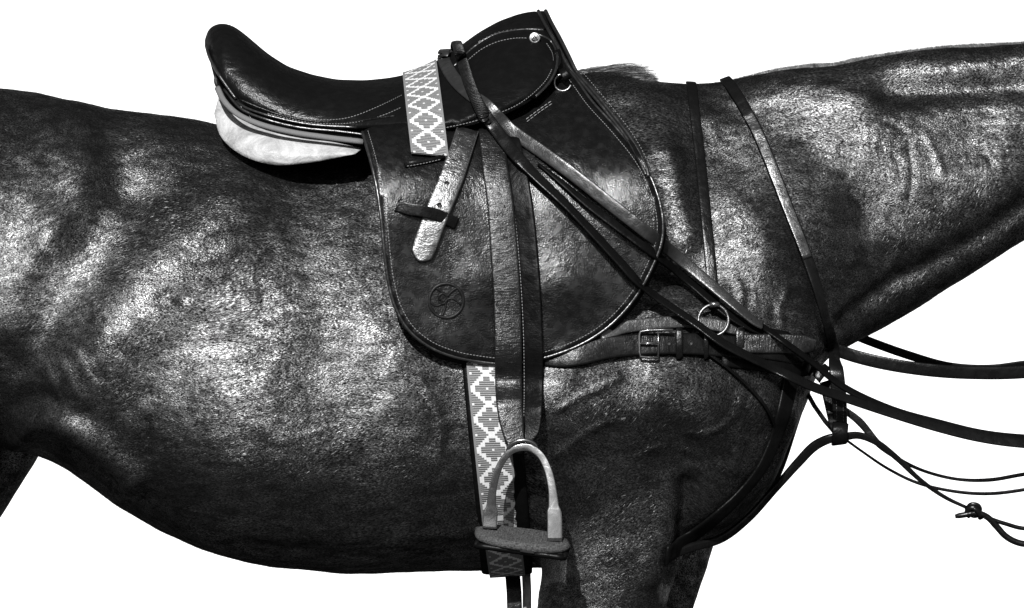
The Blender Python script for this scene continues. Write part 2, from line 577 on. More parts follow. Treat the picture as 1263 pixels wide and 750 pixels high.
# head outside the frame
s_ = cat([(1500, 60, 0, .10, .07), (1545, 110, 0, .125, .09), (1572, 200, 0, .13, .09), (1590, 300, 0, .10, .07), (1605, 390, 0, .075, .055), (1612, 450, 0, .068, .05), (1614, 490, 0, .045, .035)], 6)
parts.append(loft([[Vector((Wx(a) + d * math.cos(2 * math.pi * k / 20), e * math.sin(2 * math.pi * k / 20), Wz(b))) for k in range(20)] for a, b, c, d, e in s_]))
for sgn in (-1, 1):
    ear = cat([(1530, 60, .045, .03, .02), (1528, 10, .05, .026, .016), (1532, -30, .052, .016, .01), (1538, -60, .05, .004, .003)], 4)
    parts.append(loft([[Vector((Wx(a) + d * math.cos(2 * math.pi * k / 12), sgn * c + e * math.sin(2 * math.pi * k / 12), Wz(b))) for k in range(12)] for a, b, c, d, e in ear]))
V, F, _ = join(parts)
me = bpy.data.meshes.new("body_raw"); me.from_pydata([tuple(v) for v in V], [], F)
bm = bmesh.new(); bm.from_mesh(me); bmesh.ops.recalc_face_normals(bm, faces=bm.faces); bm.to_mesh(me); bm.free()
raw = bpy.data.objects.new("body_raw", me); link(raw)
md = raw.modifiers.new("r", 'REMESH'); md.mode = 'VOXEL'; md.voxel_size = 0.0075
md = raw.modifiers.new("s", 'SMOOTH'); md.factor = .6; md.iterations = 22
md = raw.modifiers.new("u", 'SUBSURF'); md.levels = 1; md.render_levels = 1
dg = bpy.context.evaluated_depsgraph_get()
bme = bpy.data.meshes.new_from_object(raw.evaluated_get(dg))
bpy.data.objects.remove(raw)
bme.name = "body"
nv = len(bme.vertices)
co_ = np.empty(nv * 3, dtype=np.float64); bme.vertices.foreach_get("co", co_); co_ = co_.reshape(-1, 3)
no_ = np.empty(nv * 3, dtype=np.float64); bme.vertices.foreach_get("normal", no_); no_ = no_.reshape(-1, 3)
sc_ = K * (D + co_[:, 1]) / D
PX = co_[:, 0] / sc_ + 631.5; PY = 595 - (co_[:, 2] - H) / sc_

# muscle, rib, fold and vein relief: polylines (x, y ...), half width in photo pixels, height in metres
RELIEF = [
    # flank and hindquarter
    ([(285, 262), (215, 330), (150, 400), (95, 480)], 40, 0.01900),
    ([(140, 250), (105, 330), (60, 420)], 30, -0.01000),
    ([(112, 195), (98, 245), (60, 300)], 17, 0.00900),
    ([(60, 290), (30, 330), (20, 400)], 20, 0.00700),
    ([(150, 140), (145, 190), (170, 240)], 24, -0.00800),
    ([(-5, 590), (22, 548), (42, 522), (80, 520), (120, 545), (165, 590)], 12, 0.01800),
    ([(20, 500), (60, 488), (110, 510)], 9, -0.00500),
    ([(50, 548), (90, 560), (130, 590)], 14, -0.01200),
    ([(0, 440), (35, 470), (60, 510)], 16, -0.00600),
    ([(190, 470), (240, 430), (270, 400)], 30, -0.00500),
    # barrel
    ([(330, 260), (420, 300), (470, 420)], 60, 0.00600),
    ([(300, 560), (330, 470), (360, 400)], 36, 0.00600),
    ([(440, 560), (400, 480), (380, 420)], 30, -0.00400),
    ([(520, 600), (500, 500), (470, 440)], 34, 0.00500),
    ([(270, 668), (340, 672), (420, 684), (500, 680), (590, 668)], 5, -0.00384),
    ([(300, 655), (400, 664), (500, 664), (585, 655)], 9, 0.00300),
    # shoulder, arm, chest
    ([(880, 120), (872, 220), (860, 330)], 34, -0.01600),
    ([(700, 470), (790, 470), (880, 455), (950, 470)], 42, 0.01200),
    ([(690, 500), (760, 512), (850, 500)], 34, 0.01000),
    ([(775, 430), (770, 520), (740, 560)], 18, -0.00400),
    ([(822, 520), (842, 555), (820, 600)], 16, -0.00800),
    ([(818, 610), (822, 650), (806, 710)], 15, 0.00900),
    ([(850, 600), (842, 660), (825, 720)], 9, -0.01600),
    ([(870, 520), (905, 560), (880, 620)], 24, 0.01200),
    ([(930, 500), (968, 520), (945, 585)], 14, 0.01000),
    ([(690, 590), (750, 575), (810, 570)], 24, -0.00400),
    # shoulder blade and neck
    ([(828, 190), (842, 240), (852, 285)], 13, 0.01200),
    ([(760, 110), (840, 125), (880, 140)], 15, 0.01000),
    ([(905, 250), (950, 320), (985, 400)], 26, 0.01000),
    ([(930, 130), (1000, 170), (1060, 250)], 26, -0.00800),
    ([(920, 115), (1000, 110), (1080, 120)], 14, 0.00600),
    ([(1095, 112), (1180, 108), (1263, 103)], 15, -0.016),
    ([(1150, 86), (1263, 72)], 8, 0.00200),
    ([(1080, 180), (1130, 200), (1200, 240)], 46, 0.01000),
    ([(1170, 290), (1210, 235), (1263, 200)], 40, 0.00600),
    ([(1040, 400), (1110, 345), (1180, 305), (1263, 250)], 9, -0.01000),
    ([(1050, 420), (1130, 365), (1200, 320), (1263, 280)], 12, 0.00200),
    ([(1000, 330), (1060, 360), (1100, 330)], 20, -0.00600),
    ([(1120, 180), (1124, 220), (1121, 245)], 3, -0.00171),
    ([(1140, 165), (1152, 190), (1160, 215)], 3.5, 0.00171),
    ([(1085, 150), (1105, 157), (1115, 165)], 3, -0.00171),
    ([(1085, 185), (1100, 190), (1108, 205)], 3, -0.00171),
    ([(1050, 235), (1065, 255)], 3, -0.00171),
    ([(1195, 192), (1212, 190), (1222, 203)], 3, -0.00215),
    ([(1150, 238), (1160, 248)], 3, -0.00171), ([(1090, 270), (1110, 300), (1100, 330)], 4, 0.00171),
    # veins
    ([(688, 505), (712, 490), (735, 480), (762, 466)], 3.0, 0.00239),
    ([(845, 532), (868, 532), (888, 522), (902, 508)], 3.0, 0.00257),
    ([(688, 560), (712, 540), (745, 520), (770, 517)], 3.2, 0.00205),
    ([(905, 490), (910, 530), (900, 580)], 3.2, 0.00222),
    ([(790, 560), (820, 548), (850, 556)], 3.0, 0.00188),
    ([(905, 330), (915, 370), (902, 395)], 3.0, 0.00188), ([(968, 360), (958, 385), (962, 402)], 3, 0.00205),
    ([(182, 520), (186, 560)], 3.5, -0.00257), ([(150, 430), (175, 445), (200, 430)], 8, -0.00100),
    ([(300, 520), (340, 540), (390, 532)], 4, 0.00129), ([(520, 470), (545, 520), (540, 570)], 4, 0.00154),
    ([(200, 372), (215, 366), (226, 372)], 4, -0.00257),
]
for k in range(12):     # skin wrinkles ahead of the stifle
    x0, y0 = 45 + k * 6, 462 - k * 4 + (k % 3) * 5
    RELIEF.append(([(x0, y0), (x0 + 12, y0 + 16), (x0 + 24, y0 + 40)], 2.6, -0.00103))
for k in range(6):
    x0, y0 = 905 + k * 14, 330 + k * 14
    RELIEF.append(([(x0, y0), (x0 + 6, y0 + 14), (x0 + 2, y0 + 30)], 3.2, -0.00085))
disp = np.zeros(nv)
for pl, wd, amp in RELIEF:
    pl = cat(pl, 5)
    x0, x1, y0, y1 = pl[:, 0].min() - 3 * wd, pl[:, 0].max() + 3 * wd, pl[:, 1].min() - 3 * wd, pl[:, 1].max() + 3 * wd
    idx = np.where((PX > x0) & (PX < x1) & (PY > y0) & (PY < y1))[0]
    if not len(idx): continue
    qx, qy = PX[idx], PY[idx]
    best = np.full(len(idx), 1e9)
    tot = len(pl) - 1
    for i in range(tot):
        a, b = pl[i], pl[i + 1]
        d = b - a; ll = d @ d + 1e-9
        t = np.clip(((qx - a[0]) * d[0] + (qy - a[1]) * d[1]) / ll, 0, 1)
        dd = np.hypot(qx - a[0] - t * d[0], qy - a[1] - t * d[1])
        best = np.minimum(best, dd)
    disp[idx] += amp * np.exp(-.5 * (best / wd) ** 2)
side = np.clip((-co_[:, 1] - .02) / .06, 0, 1) * np.clip(-no_[:, 1] * 2.2, 0, 1)
# gentle unevenness of muscle under the skin
nz = np.array([noise.fractal(Vector(c) * 9, .8, 2.0, 3) for c in co_[::1]]) if nv < 900000 else np.zeros(nv)
disp = disp * side + nz * .0024
co_ += no_ * (disp)[:, None]
bme.vertices.foreach_set("co", co_.ravel())
bme.update()
bme.materials.clear(); bme.materials.append(M['coat'])
bme.polygons.foreach_set("use_smooth", [True] * len(bme.polygons))
horse = thing("horse", "dark glossy horse seen side on from hip to neck, saddled and bridled, the only animal", "horse", (0, 0, 0))
body = bpy.data.objects.new("body", bme); link(body); body.parent = horse
T_body = BVHTree.FromPolygons([Vector(c) for c in co_], [tuple(p.vertices) for p in bme.polygons])
print("body verts", nv)

# short summer coat: single hairs lying back and down over the skin
def coat_hair():
    n_tri = len(bme.loop_triangles) if len(bme.loop_triangles) else 0
    bme.calc_loop_triangles(); n_tri = len(bme.loop_triangles)
    tri = np.empty(n_tri * 3, dtype=np.int32); bme.loop_triangles.foreach_get("vertices", tri); tri = tri.reshape(-1, 3)
    A, B, C_ = co_[tri[:, 0]], co_[tri[:, 1]], co_[tri[:, 2]]
    cen = (A + B + C_) / 3
    nn = np.cross(B - A, C_ - A); ar = np.linalg.norm(nn, axis=1); nn = nn / (ar[:, None] + 1e-12)
    sc2 = K * (D + cen[:, 1]) / D
    px = cen[:, 0] / sc2 + 631.5; py = 595 - (cen[:, 2] - H) / sc2
    ok = (px > -60) & (px < 1330) & (py < 800) & (cen[:, 1] < .06) & (nn[:, 1] < .35)
    pr = np.where(ok, ar, 0); pr /= pr.sum()
    NH = 420000
    k = rng.choice(n_tri, NH, p=pr)
    u = rng.random(NH); v = rng.random(NH); f = u + v > 1; u[f] = 1 - u[f]; v[f] = 1 - v[f]
    p = A[k] + (B[k] - A[k]) * u[:, None] + (C_[k] - A[k]) * v[:, None]
    n = nn[k]
    # growth direction: backwards, turning down on belly, neck and flank
    x = px[k]; y = py[k]
    ang = np.radians(np.interp(x, [0, 150, 400, 700, 950, 1263], [-62, -28, -16, -38, -55, -40]) - np.interp(y, [150, 500, 700], [8, 0, 10]) + 14 * np.sin(x / 47 + y / 63) + 9 * np.sin(x / 19 - y / 27) + rng.normal(0, 9, NH))
    d = np.stack([-np.cos(ang), np.zeros(NH), np.sin(ang)], 1)
    d -= n * np.sum(d * n, 1)[:, None]; d /= np.linalg.norm(d, axis=1)[:, None] + 1e-9
    tilt = rng.normal(.10, .05, NH)[:, None]
    d = d + n * tilt
    s = np.cross(d, n); s /= np.linalg.norm(s, axis=1)[:, None] + 1e-9
    s = s + n * rng.normal(0, .19, NH)[:, None]
    ln = rng.uniform(.004, .008, NH)[:, None]; wd = rng.uniform(.0004, .0008, NH)[:, None]
    p = p - n * .0002
    V = np.stack([p - s * wd * .5, p + s * wd * .5, p + d * ln], 1).reshape(-1, 3)
    me = bpy.data.meshes.new("coat_hair")
    me.vertices.add(NH * 3); me.vertices.foreach_set("co", V.ravel())
    me.loops.add(NH * 3); me.loops.foreach_set("vertex_index", np.arange(NH * 3, dtype=np.int32))
    me.polygons.add(NH); me.polygons.foreach_set("loop_start", np.arange(0, NH * 3, 3, dtype=np.int32))
    me.update(calc_edges=True); me.validate()
    me.materials.append(M['coat_hair'])
    o = bpy.data.objects.new("coat_hair", me); link(o); o.parent = horse; o["kind"] = "stuff"
coat_hair()

# hooves and tail (below and behind the frame)
for px, Y in ((-145, -.16), (-100, .16), (770, -.15), (804, .15)):
    rings = []
    for z, r in ((.075, .05), (.05, .056), (.02, .062), (0.0, .066)):
        rings.append([(Wx(px) + .01 + r * math.cos(a), Y + r * .9 * math.sin(a), z) for a in np.linspace(0, 2 * math.pi, 20, endpoint=False)])
    v, f = loft(rings); mesh_obj("hoof", v, f, M['hoof'], horse)
v, f = tube([Vector((Wx(a), 0, Wz(b))) for a, b in cat([(-320, 250), (-365, 290), (-390, 420), (-395, 600), (-380, 800), (-370, 1000)], 5)], [.02, .03, .04, .05, .055, .06, .065, .07, .07, .07, .07, .07, .07, .07, .07, .07, .07, .065, .06, .055, .05, .045, .04, .03, .02, .01], 14)
mesh_obj("tail", v, f, M['hair'], horse)

# hair: tapered strands
def strands(specs, name, mat):
    """specs: root, direction, length, width, bend"""
    V, F = [], []
    for p, d, ln, wd, bend in specs:
        s = d.cross(Vector((0, -1, 0)))
        if s.length < 1e-3: s = Vector((1, 0, 0))
        s.normalize()
        k = len(V)
        n = 3
        for i in range(n):
            t = i / n
            c = p + d * ln * t + bend * t * t
            w_ = wd * (1 - t * .8) * .5
            V += [c - s * w_, c + s * w_]
        V.append(p + d * ln + bend)
        for i in range(n - 1):
            a = k + 2 * i
            F.append((a, a + 1, a + 3, a + 2))
        F.append((k + 2 * n - 2, k + 2 * n - 1, k + 2 * n))
    o = mesh_obj(name, V, F, mat, horse, fix=False)
    o["kind"] = "stuff"
    return o
def top_row(px):
    return float(np.interp(px, xs, tp))
sp = []
for i in range(26000):      # roached mane along the crest
    px = rng.uniform(905, 1500); Y = rng.normal(0, .010)
    z0 = Wz(top_row(px)) - abs(Y) * .4 - .003
    rise = min(1, (px - 900) / 60)
    sp.append((Vector((Wx(px), Y, z0)), Vector((rng.normal(-.25, .2), rng.normal(0, .12), 1)).normalized(), (.0050 + .0025 * rng.random()) * rise + .003, .0009, Vector((0, 0, 0))))
strands(sp, "roached_mane", M['hair_crest'])
sp = []; sl_ = []
for i in range(2600):      # tuft over the withers, swept back
    t = rng.random()
    px = 702 + 98 * t; Y = rng.normal(-.004, .014)
    z0 = Wz(top_row(px)) + .001 - abs(Y) * .5
    d = Vector((1, rng.normal(0, .12), rng.normal(.10 if t < .6 else .0, .06))).normalized()
    ln = .03 + .05 * rng.random()
    ln = min(ln, (812 - px) * K * rng.uniform(.35, 1.1) + .003)
    item = (Vector((Wx(px), Y, z0 + .008 * rng.random() * (1 - t) ** .8)), d, ln, .0009, Vector((0, 0, -.012 * rng.random())))
    (sp if rng.random() < .8 else sl_).append(item)
strands(sp, "withers_mane", M['hair']); 
for i in range(60):
    px = rng.uniform(700, 770); z0 = Wz(top_row(px)) + .006
    sl_.append((Vector((Wx(px), rng.normal(0, .008), z0)), Vector((1, rng.normal(0, .1), rng.uniform(.02, .22))).normalized(), rng.uniform(.04, .075), .0006, Vector((0, 0, -.022 * rng.random()))))
strands(sl_, "stray_hair", M['hair_light'])

# ------------------------------------------------------------------ saddle
saddle = thing("saddle", "black leather hunting saddle with long stitched flap and cream panel on the horse's back", "saddle", P(520, 180, 0))
ST = [(252.5, 50), (256, 38), (262, 32), (270, 29), (280, 29), (290, 33), (302, 42), (330, 66), (355, 82), (385, 92), (415, 98), (450, 99), (480, 96), (500, 92), (530, 80), (560, 62), (590, 40), (615, 26), (640, 17), (658, 13.5), (668, 14), (676, 24), (684, 40), (692, 60)]
SB = [(252.5, 54), (255, 66), (262, 80), (272, 96), (284, 112), (297, 126), (320, 138), (350, 149), (390, 157), (430, 159), (470, 157), (500, 156), (540, 160), (580, 155), (620, 143), (650, 128), (672, 110), (684, 94), (692, 76)]
SW = [(252.5, .02), (258, .09), (272, .135), (300, .155), (350, .165), (400, .175), (450, .205), (490, .235), (520, .247), (600, .247), (650, .225), (692, .175)]
def rows(tab, x, n=1):
    return smooth(fn(tab, x), n)
sx = np.concatenate([252.5 + 20 * (np.linspace(0, 1, 12) ** 2), np.linspace(274, 692, 90)])
st_, sb_, sw_ = rows(ST, sx, 2), rows(SB, sx, 3), rows(SW, sx, 4)
def saddle_rings(off=0.0, n=30):
    rings = []
    for x, a, b, w_ in zip(sx, st_, sb_, sw_):
        r = []
        for k in range(n + 1):
            ph = math.pi * k / n
            # cantle end a rounded roll, pommel half a straighter-sided arch
            e = float(np.interp(x, [252, 330, 430], [.9, .8, 1.0]))
            p_ = float(np.interp(x, [330, 430, 500], [2, 1.7, 1.4])); q_ = float(np.interp(x, [330, 430, 500], [.5, .6, .78]))
            u = math.sin(ph) ** e
            y = -math.copysign(w_ * max(0, 1 - u ** p_) ** q_, math.cos(ph))
            py = b + (a - b) * u
            p = P(x, py, -abs(y)); p.y = y
            r.append(p)
        for k in range(1, 8):     # underside
            y = w_ * (1 - 2 * k / 8)
            p = P(x, b - (b - a) * .25 * math.sin(math.pi * k / 8), -abs(y)); p.y = y
            r.append(p)
        rings.append(r)
    return rings
v, f = loft(saddle_rings())
seat = mesh_obj("seat", v, f, M['seat'], saddle, uv=[(q[0], q[2]) for q in v])
T_seat = BVHTree.FromPolygons([Vector(q) for q in v], f)

def flapY(px, py):
    y = float(np.interp(py, [40, 60, 100, 150, 180, 205, 230, 260, 300, 400, 450], [-.07, -.10, -.160, -.220, -.254, -.277, -.290, -.297, -.2985, -.2965, -.294]))
    t = min(max((px - 640) / 180, 0), 1)
    y += .010 * t * t * (3 - 2 * t) * min(1, max(0, (py - 100) / 120))
    y -= .028 * min(1, max(0, (600 - px) / 150)) * min(1, max(0, (py - 120) / 40))
    h = hit(px, py, [T_body])
    if h and h[0].y - .010 < y: y = h[0].y - .010
    y += .0022 * noise.noise(Vector((px / 62, py / 75, 3.1))) + .0008 * noise.noise(Vector((px / 26, py / 30, 9.1)))
    for bx, by, sx_, sy_, a_ in ((706, 182, 26, 30, .007), (690, 352, 30, 28, .012), (596, 350, 22, 24, .009), (560, 420, 40, 16, .004), (650, 420, 34, 14, .003), (770, 250, 20, 40, .003), (500, 240, 22, 22, .003)):
        y -= a_ * math.exp(-.5 * (((px - bx) / sx_) ** 2 + ((py - by) / sy_) ** 2))
    return y
_cache = {}
def flapYs(px, py):
    k = (round(px / 12), round(py / 12))
    def g(i, j):
        if (i, j) not in _cache:
            a = [flapY(i * 12 + dx, j * 12 + dy) for dx in (-14, 0, 14) for dy in (-14, 0, 14)]
            _cache[(i, j)] = sum(a) / 9
        return _cache[(i, j)]
    i, j = math.floor(px / 12), math.floor(py / 12)
    fx, fy = px / 12 - i, py / 12 - j
    return (g(i, j) * (1 - fx) + g(i + 1, j) * fx) * (1 - fy) + (g(i, j + 1) * (1 - fx) + g(i + 1, j + 1) * fx) * fy
FLAP = [(447, 163), (455, 190), (464, 228), (470, 268), (474, 310), (479, 348), (488, 380), (504, 407), (530, 428), (560, 440), (590, 446), (620, 449), (650, 446), (680, 439), (720, 423), (755, 399), (784, 366), (805, 328), (816, 298), (817, 268), (808, 232), (790, 196), (760, 158), (730, 125), (712, 100), (703, 88), (690, 96), (672, 113), (648, 130), (615, 142), (580, 150), (540, 153), (490, 152)]
def mirror(V): return [Vector((p[0], -p[1], p[2])) for p in V]
v, f, uv = sheet(FLAP, flapYs, .0048, 8)
flap = mesh_obj("flap", v, f, M['flap'], saddle, uv=uv)
T_flap = bvh_of(flap)
v2, f2, uv2 = sheet(FLAP, flapYs, .0048, 20)
mesh_obj("flap", mirror(v2), f2, M['flap'], saddle, uv=uv2)

def along(pl, Yf, dy=0.0, per=6):
    q = cat(pl, per)
    return [P(a, b, Yf(a, b) + dy) for a, b in q]
def nrm(n): return [Vector((0, -1, 0))] * n
EDGE = FLAP[:26]
e3 = along(EDGE, flapYs, .002)
v, f = tube(e3, .0026, 8); mesh_obj("flap_edging", v, f, M['edge'], saddle, uv=[(q[0], q[2]) for q in v])
def inset(pl, d):
    q = cat(pl, 6)
    t = np.gradient(q, axis=0); t /= np.linalg.norm(t, axis=1)[:, None]
    return q + np.stack([t[:, 1], -t[:, 0]], 1) * d
def stitch_obj(q2, Yf, dy, parent, name="stitching", mat='thread', **kw):
    pts = [P(a, b, Yf(a, b) + dy) for a, b in q2]
    v, f = stitches(pts, nrm(len(pts)), **kw)
    o = mesh_obj(name, v, f, M[mat], parent, smooth_=False, fix=False)
    o["kind"] = "stuff"
    return o
stitch_obj(inset(EDGE, 7), flapYs, -.0004, saddle)
# second, sweat flap peeping out below the near flap
SW2 = [(a + (3 if a > 640 else 1), b + 7) for a, b in FLAP[8:20]]
v, f, uv = sheet([(a, b) for a, b in SW2] + [(800, 260), (640, 330), (540, 400)], lambda a, b: flapYs(min(a, 815), min(b, 445)) + .011, .004, 12)
mesh_obj("sweat_flap", v, f, M['strap_dark'], saddle, uv=uv)

def onY(trees, off, dflt=-.1):
    def g(px, py):
        h = hit(px, py, trees)
        return (h[0].y if h else dflt) - off
    return g
seatY = onY([T_seat], 0.0, -.12)
# skirt over the stirrup bar, with rolled edge, stitches and rivet
SKIRT = [(514, 156), (548, 163), (580, 156), (612, 146), (640, 134), (663, 117), (680, 98), (687, 80), (686, 64), (678, 50), (660, 41), (635, 41), (612, 47), (592, 57), (574, 72), (545, 92), (514, 112)]
def skirtY(px, py):
    h = hit(px, py, [T_seat])
    y = h[0].y if h else -.12
    if not h or True:
        y = min(y, float(np.interp(py, [40, 60, 80, 110, 165], [-.05, -.10, -.14, -.175, -.196]))) if not h else y
    return y - .0045
v, f, uv = sheet(SKIRT, skirtY, .004, 8)
skirt = mesh_obj("skirt", v, f, M['skirt'], saddle, uv=uv)
T_skirt = bvh_of(skirt)
v, f = tube(along(SKIRT[:11], skirtY, .001), .0022, 8); mesh_obj("skirt_edging", v, f, M['edge'], skirt, uv=[(q[0], q[2]) for q in v])
stitch_obj(inset(SKIRT[1:10], 5), skirtY, -.0004, saddle)
stitch_obj(cat([(574, 77), (592, 62), (612, 52), (636, 47), (650, 47)], 6), skirtY, -.0006, saddle)
v, f = tube(along([(560, 82), (585, 58), (610, 43), (640, 37), (672, 36)], seatY, .0), .0020, 8); mesh_obj("pommel_welt", v, f, M['edge'], saddle, uv=[(q[0], q[2]) for q in v])
stitch_obj(cat([(590, 52), (612, 41), (640, 36), (672, 37)], 6), seatY, -.0026, saddle, length=.005, r=.0007)
# seat seam lines: welt round the seat, rows of stitches
welt = [(296, 127), (320, 137), (350, 147), (390, 154), (430, 155), (465, 150), (488, 147)]
for dy_, mt, r in ((-1, 'edge', .0022),):
    v, f = tube(along([(a, b - 4) for a, b in welt], seatY, .0005), r, 8); mesh_obj("seat_welt", v, f, M['seat'], saddle, uv=[(q[0], q[2]) for q in v])
stitch_obj(cat([(360, 146), (400, 148), (430, 145), (465, 132), (496, 117)], 8), seatY, -.0006, saddle)
stitch_obj(cat([(330, 140), (380, 151), (430, 152), (470, 143), (496, 132)], 8), seatY, -.0006, saddle)
v, f = tube([P(a, b, seatY(a + 4, b - 3) * 1.0 + .002) for a, b in cat([(254, 56), (258, 70), (266, 86), (278, 104), (291, 122)], 6)], .0022, 8)
mesh_obj("cantle_binding", v, f, M['tan'], saddle, uv=[(q[0], q[2]) for q in v])

# rear end between seat and panel: layered facings
def bandsheet(up, lo, Yu, Yl, thick, name, mat, bulge=0.0, parent=None, n=40, mirror_too=True):
    up = np.array(up, float); lo = np.array(lo, float)
    t = np.linspace(0, 1, n)
    def par(a):
        a = cat(a, 6); s = np.concatenate([[0], np.cumsum(np.linalg.norm(np.diff(a, axis=0), axis=1))]); s /= s[-1]
        return np.stack([np.interp(t, s, a[:, 0]), np.interp(t, s, a[:, 1])], 1)
    U, Lo = par(up), par(lo)
    rings = []
    for i in range(n):
        r = []
        yu = np.interp(t[i], np.linspace(0, 1, len(Yu)), Yu); yl = np.interp(t[i], np.linspace(0, 1, len(Yl)), Yl)
        for k in range(11):
            q = k / 10
            c = U[i] * (1 - q) + Lo[i] * q
            r.append(P(c[0], c[1], yu * (1 - q) + yl * q - bulge * math.sin(math.pi * q) * math.sin(math.pi * min(max(t[i], .02), .98)) ** .5))
        for k in range(11):
            q = 1 - k / 10
            c = U[i] * (1 - q) + Lo[i] * q
            r.append(P(c[0], c[1], yu * (1 - q) + yl * q + thick))
        rings.append(r)
    v, f = loft(rings)
    o = mesh_obj(name, v, f, M[mat], parent or saddle, uv=[(q[0], q[2]) for q in v])
    if mirror_too:
        v = mirror(v)
        mesh_obj(name, v, f, M[mat], parent or saddle, uv=[(q[0], q[2]) for q in v])
    return o
bandsheet([(270, 117), (290, 139), (330, 158), (370, 168), (410, 175), (447, 183)], [(264, 140), (272, 168), (296, 190), (335, 203), (380, 201), (438, 190)], [-.10, -.13, -.15, -.16, -.17, -.18], [-.11, -.15, -.18, -.195, -.2, -.2], .06, "panel", 'pale', bulge=.018)
bandsheet([(266, 92), (276, 114), (296, 134), (330, 150), (380, 160), (449, 168)], [(269, 109), (285, 129), (316, 147), (360, 160), (400, 167), (447, 174)], [-.12, -.15, -.168, -.176, -.182, -.19], [-.115, -.145, -.166, -.176, -.182, -.192], .05, "panel_facing", 'strap_dark')
for pl, r, mt in (([(268, 108), (276, 124), (292, 140), (320, 153), (360, 163), (400, 169), (448, 175)], .0046, 'pale_welt'), ([(276, 110), (296, 133), (325, 146), (370, 157), (420, 162), (450, 166)], .0020, 'edge'),
                  ([(283, 119), (300, 131), (330, 142), (380, 153), (440, 157)], .0018, 'edge')):
    yy = [-.128, -.158, -.176, -.186, -.192, -.198]
    q = cat(pl, 6)
    tt = np.linspace(0, 1, len(q))
    v, f = tube([P(a, b, float(np.interp(t, np.linspace(0, 1, 6), yy))) for (a, b), t in zip(q, tt)], r, 8, flat=.6)
    mesh_obj("facing_welt", v, f, M[mt], saddle, uv=[(q_[0], q_[2]) for q_ in v])
bandsheet([(255, 60), (264, 82), (276, 103), (294, 124)], [(264, 96), (272, 112), (284, 126), (300, 138)], [-.09, -.11, -.13, -.15], [-.09, -.11, -.13, -.15], .03, "cantle_plate", 'strap_dark')
# little leather tongue under the cantle
v, f = tube([P(a, b, -.10) for a, b in cat([(268, 93), (267, 101), (272, 111), (280, 124)], 5)], .004, 8); mesh_obj("cantle_tab", v, f, M['edge'], saddle, uv=[(q[0], q[2]) for q in v])

# pommel arch: facing strips running from the head down the front edge
def archY(px, py):
    y = float(np.interp(py, [12, 22, 40, 75, 100, 150, 210, 260], [0, -.035, -.075, -.125, -.150, -.182, -.205, -.235]))
    return min(y, flapYs(px, py) - .001) if py > 95 else y
A1 = [(664, 13.5), (671, 28), (681, 46), (692, 66), (704, 86), (722, 107), (748, 138), (774, 172), (792, 205), (797, 216)]
A2 = [(673, 13.5), (680, 28), (690, 46), (701, 68), (712, 90), (728, 108), (754, 139), (779, 172), (797, 206), (800, 218)]
for A, r, nm in ((A1, .0026, "arch_piping"), (A2, .0030, "arch_piping")):
    q = cat(A, 6)
    near = [P(a, b, archY(a, b)) for a, b in q]
    path = list(reversed(near)) + [Vector((p.x, -p.y, p.z)) for p in near[1:]]
    v, f = tube(path, r, 8); mesh_obj(nm, v, f, M['edge'], saddle, uv=[(q_[0], q_[2]) for q_ in v])
bandsheet(A1, A2, [archY(*p) + .001 for p in A1], [archY(*p) + .001 for p in A2], .003, "arch_facing", 'strap', n=50)
bandsheet([(690, 60), (700, 80), (716, 100), (745, 136)], [(684, 62), (690, 92), (706, 118), (738, 142)], [-.11, -.135, -.15, -.18], [-.13, -.15, -.16, -.185], .004, "point_pocket", 'flap')
bandsheet(A2[3:], [(a - 8, b + 2) for a, b in A2[3:]], [archY(*p) + .012 for p in A2[3:]], [archY(*p) + .012 for p in A2[3:]], .03, "front_panel", 'strap_dark', n=30)
stitch_obj(inset(A1[4:], 9), flapYs, -.0008, saddle, length=.003, gap=.003)
stitch_obj(cat([(649, 147), (665, 135), (684, 122)], 5), flapYs, -.003, saddle, length=.006, gap=.002, r=.0007)
stitch_obj(cat([(650, 150), (667, 137), (685, 125)], 5), flapYs, -.003, saddle, length=.006, gap=.002, r=.0006)
# rivet with a tiny pressed crest
def disc(c, r, th, n=20, dome=.35):
    rings = []
    for rr, h in ((1, 0), (1, .55), (.9, .9), (.78, .82), (.70, .9), (.4, 1.05), (.02, 1.12)):
        rings.append([c + Vector((r * rr * math.cos(a), -th * h, r * rr * math.sin(a))) for a in np.linspace(0, 2 * math.pi, n, endpoint=False)])
    return loft(rings)
c = P(659.5, 47, skirtY(659, 50) - .001)
v, f = disc(c, .0085, .004); rivet = mesh_obj("rivet", v, f, M['brass'], saddle)
v, f, _ = join([tube([c + Vector((a * .001, -.0046, b * .001)) for a, b in pl], .0007, 6) for pl in ([(-4, -3), (-1, 2), (0, 4)], [(0, 4), (1, 0), (4, -3)], [(-2, -1), (3, 1)], [(-3, -4), (1, -3)])])
mesh_obj("rivet_crest", v, f, M['strap_dark'], rivet)
# dee ring and staple
c = P(694, 102, flapYs(694, 102) - .012)
v, f = tube([c + Vector((math.cos(a) * .0125, -.001, math.sin(a) * .0125)) for a in np.linspace(R(70), R(345), 26)], .0017, 8); dee = mesh_obj("dee_ring", v, f, M['brass'], saddle)
v, f, uv = ribbon([c + Vector((.009, -.004, .004)), c + Vector((.004, -.006, .010)), c + Vector((-.001, -.002, .020))], nrm(3), .012, .003)
mesh_obj("ring_staple", v, f, M['strap_dark'], dee, uv=uv)
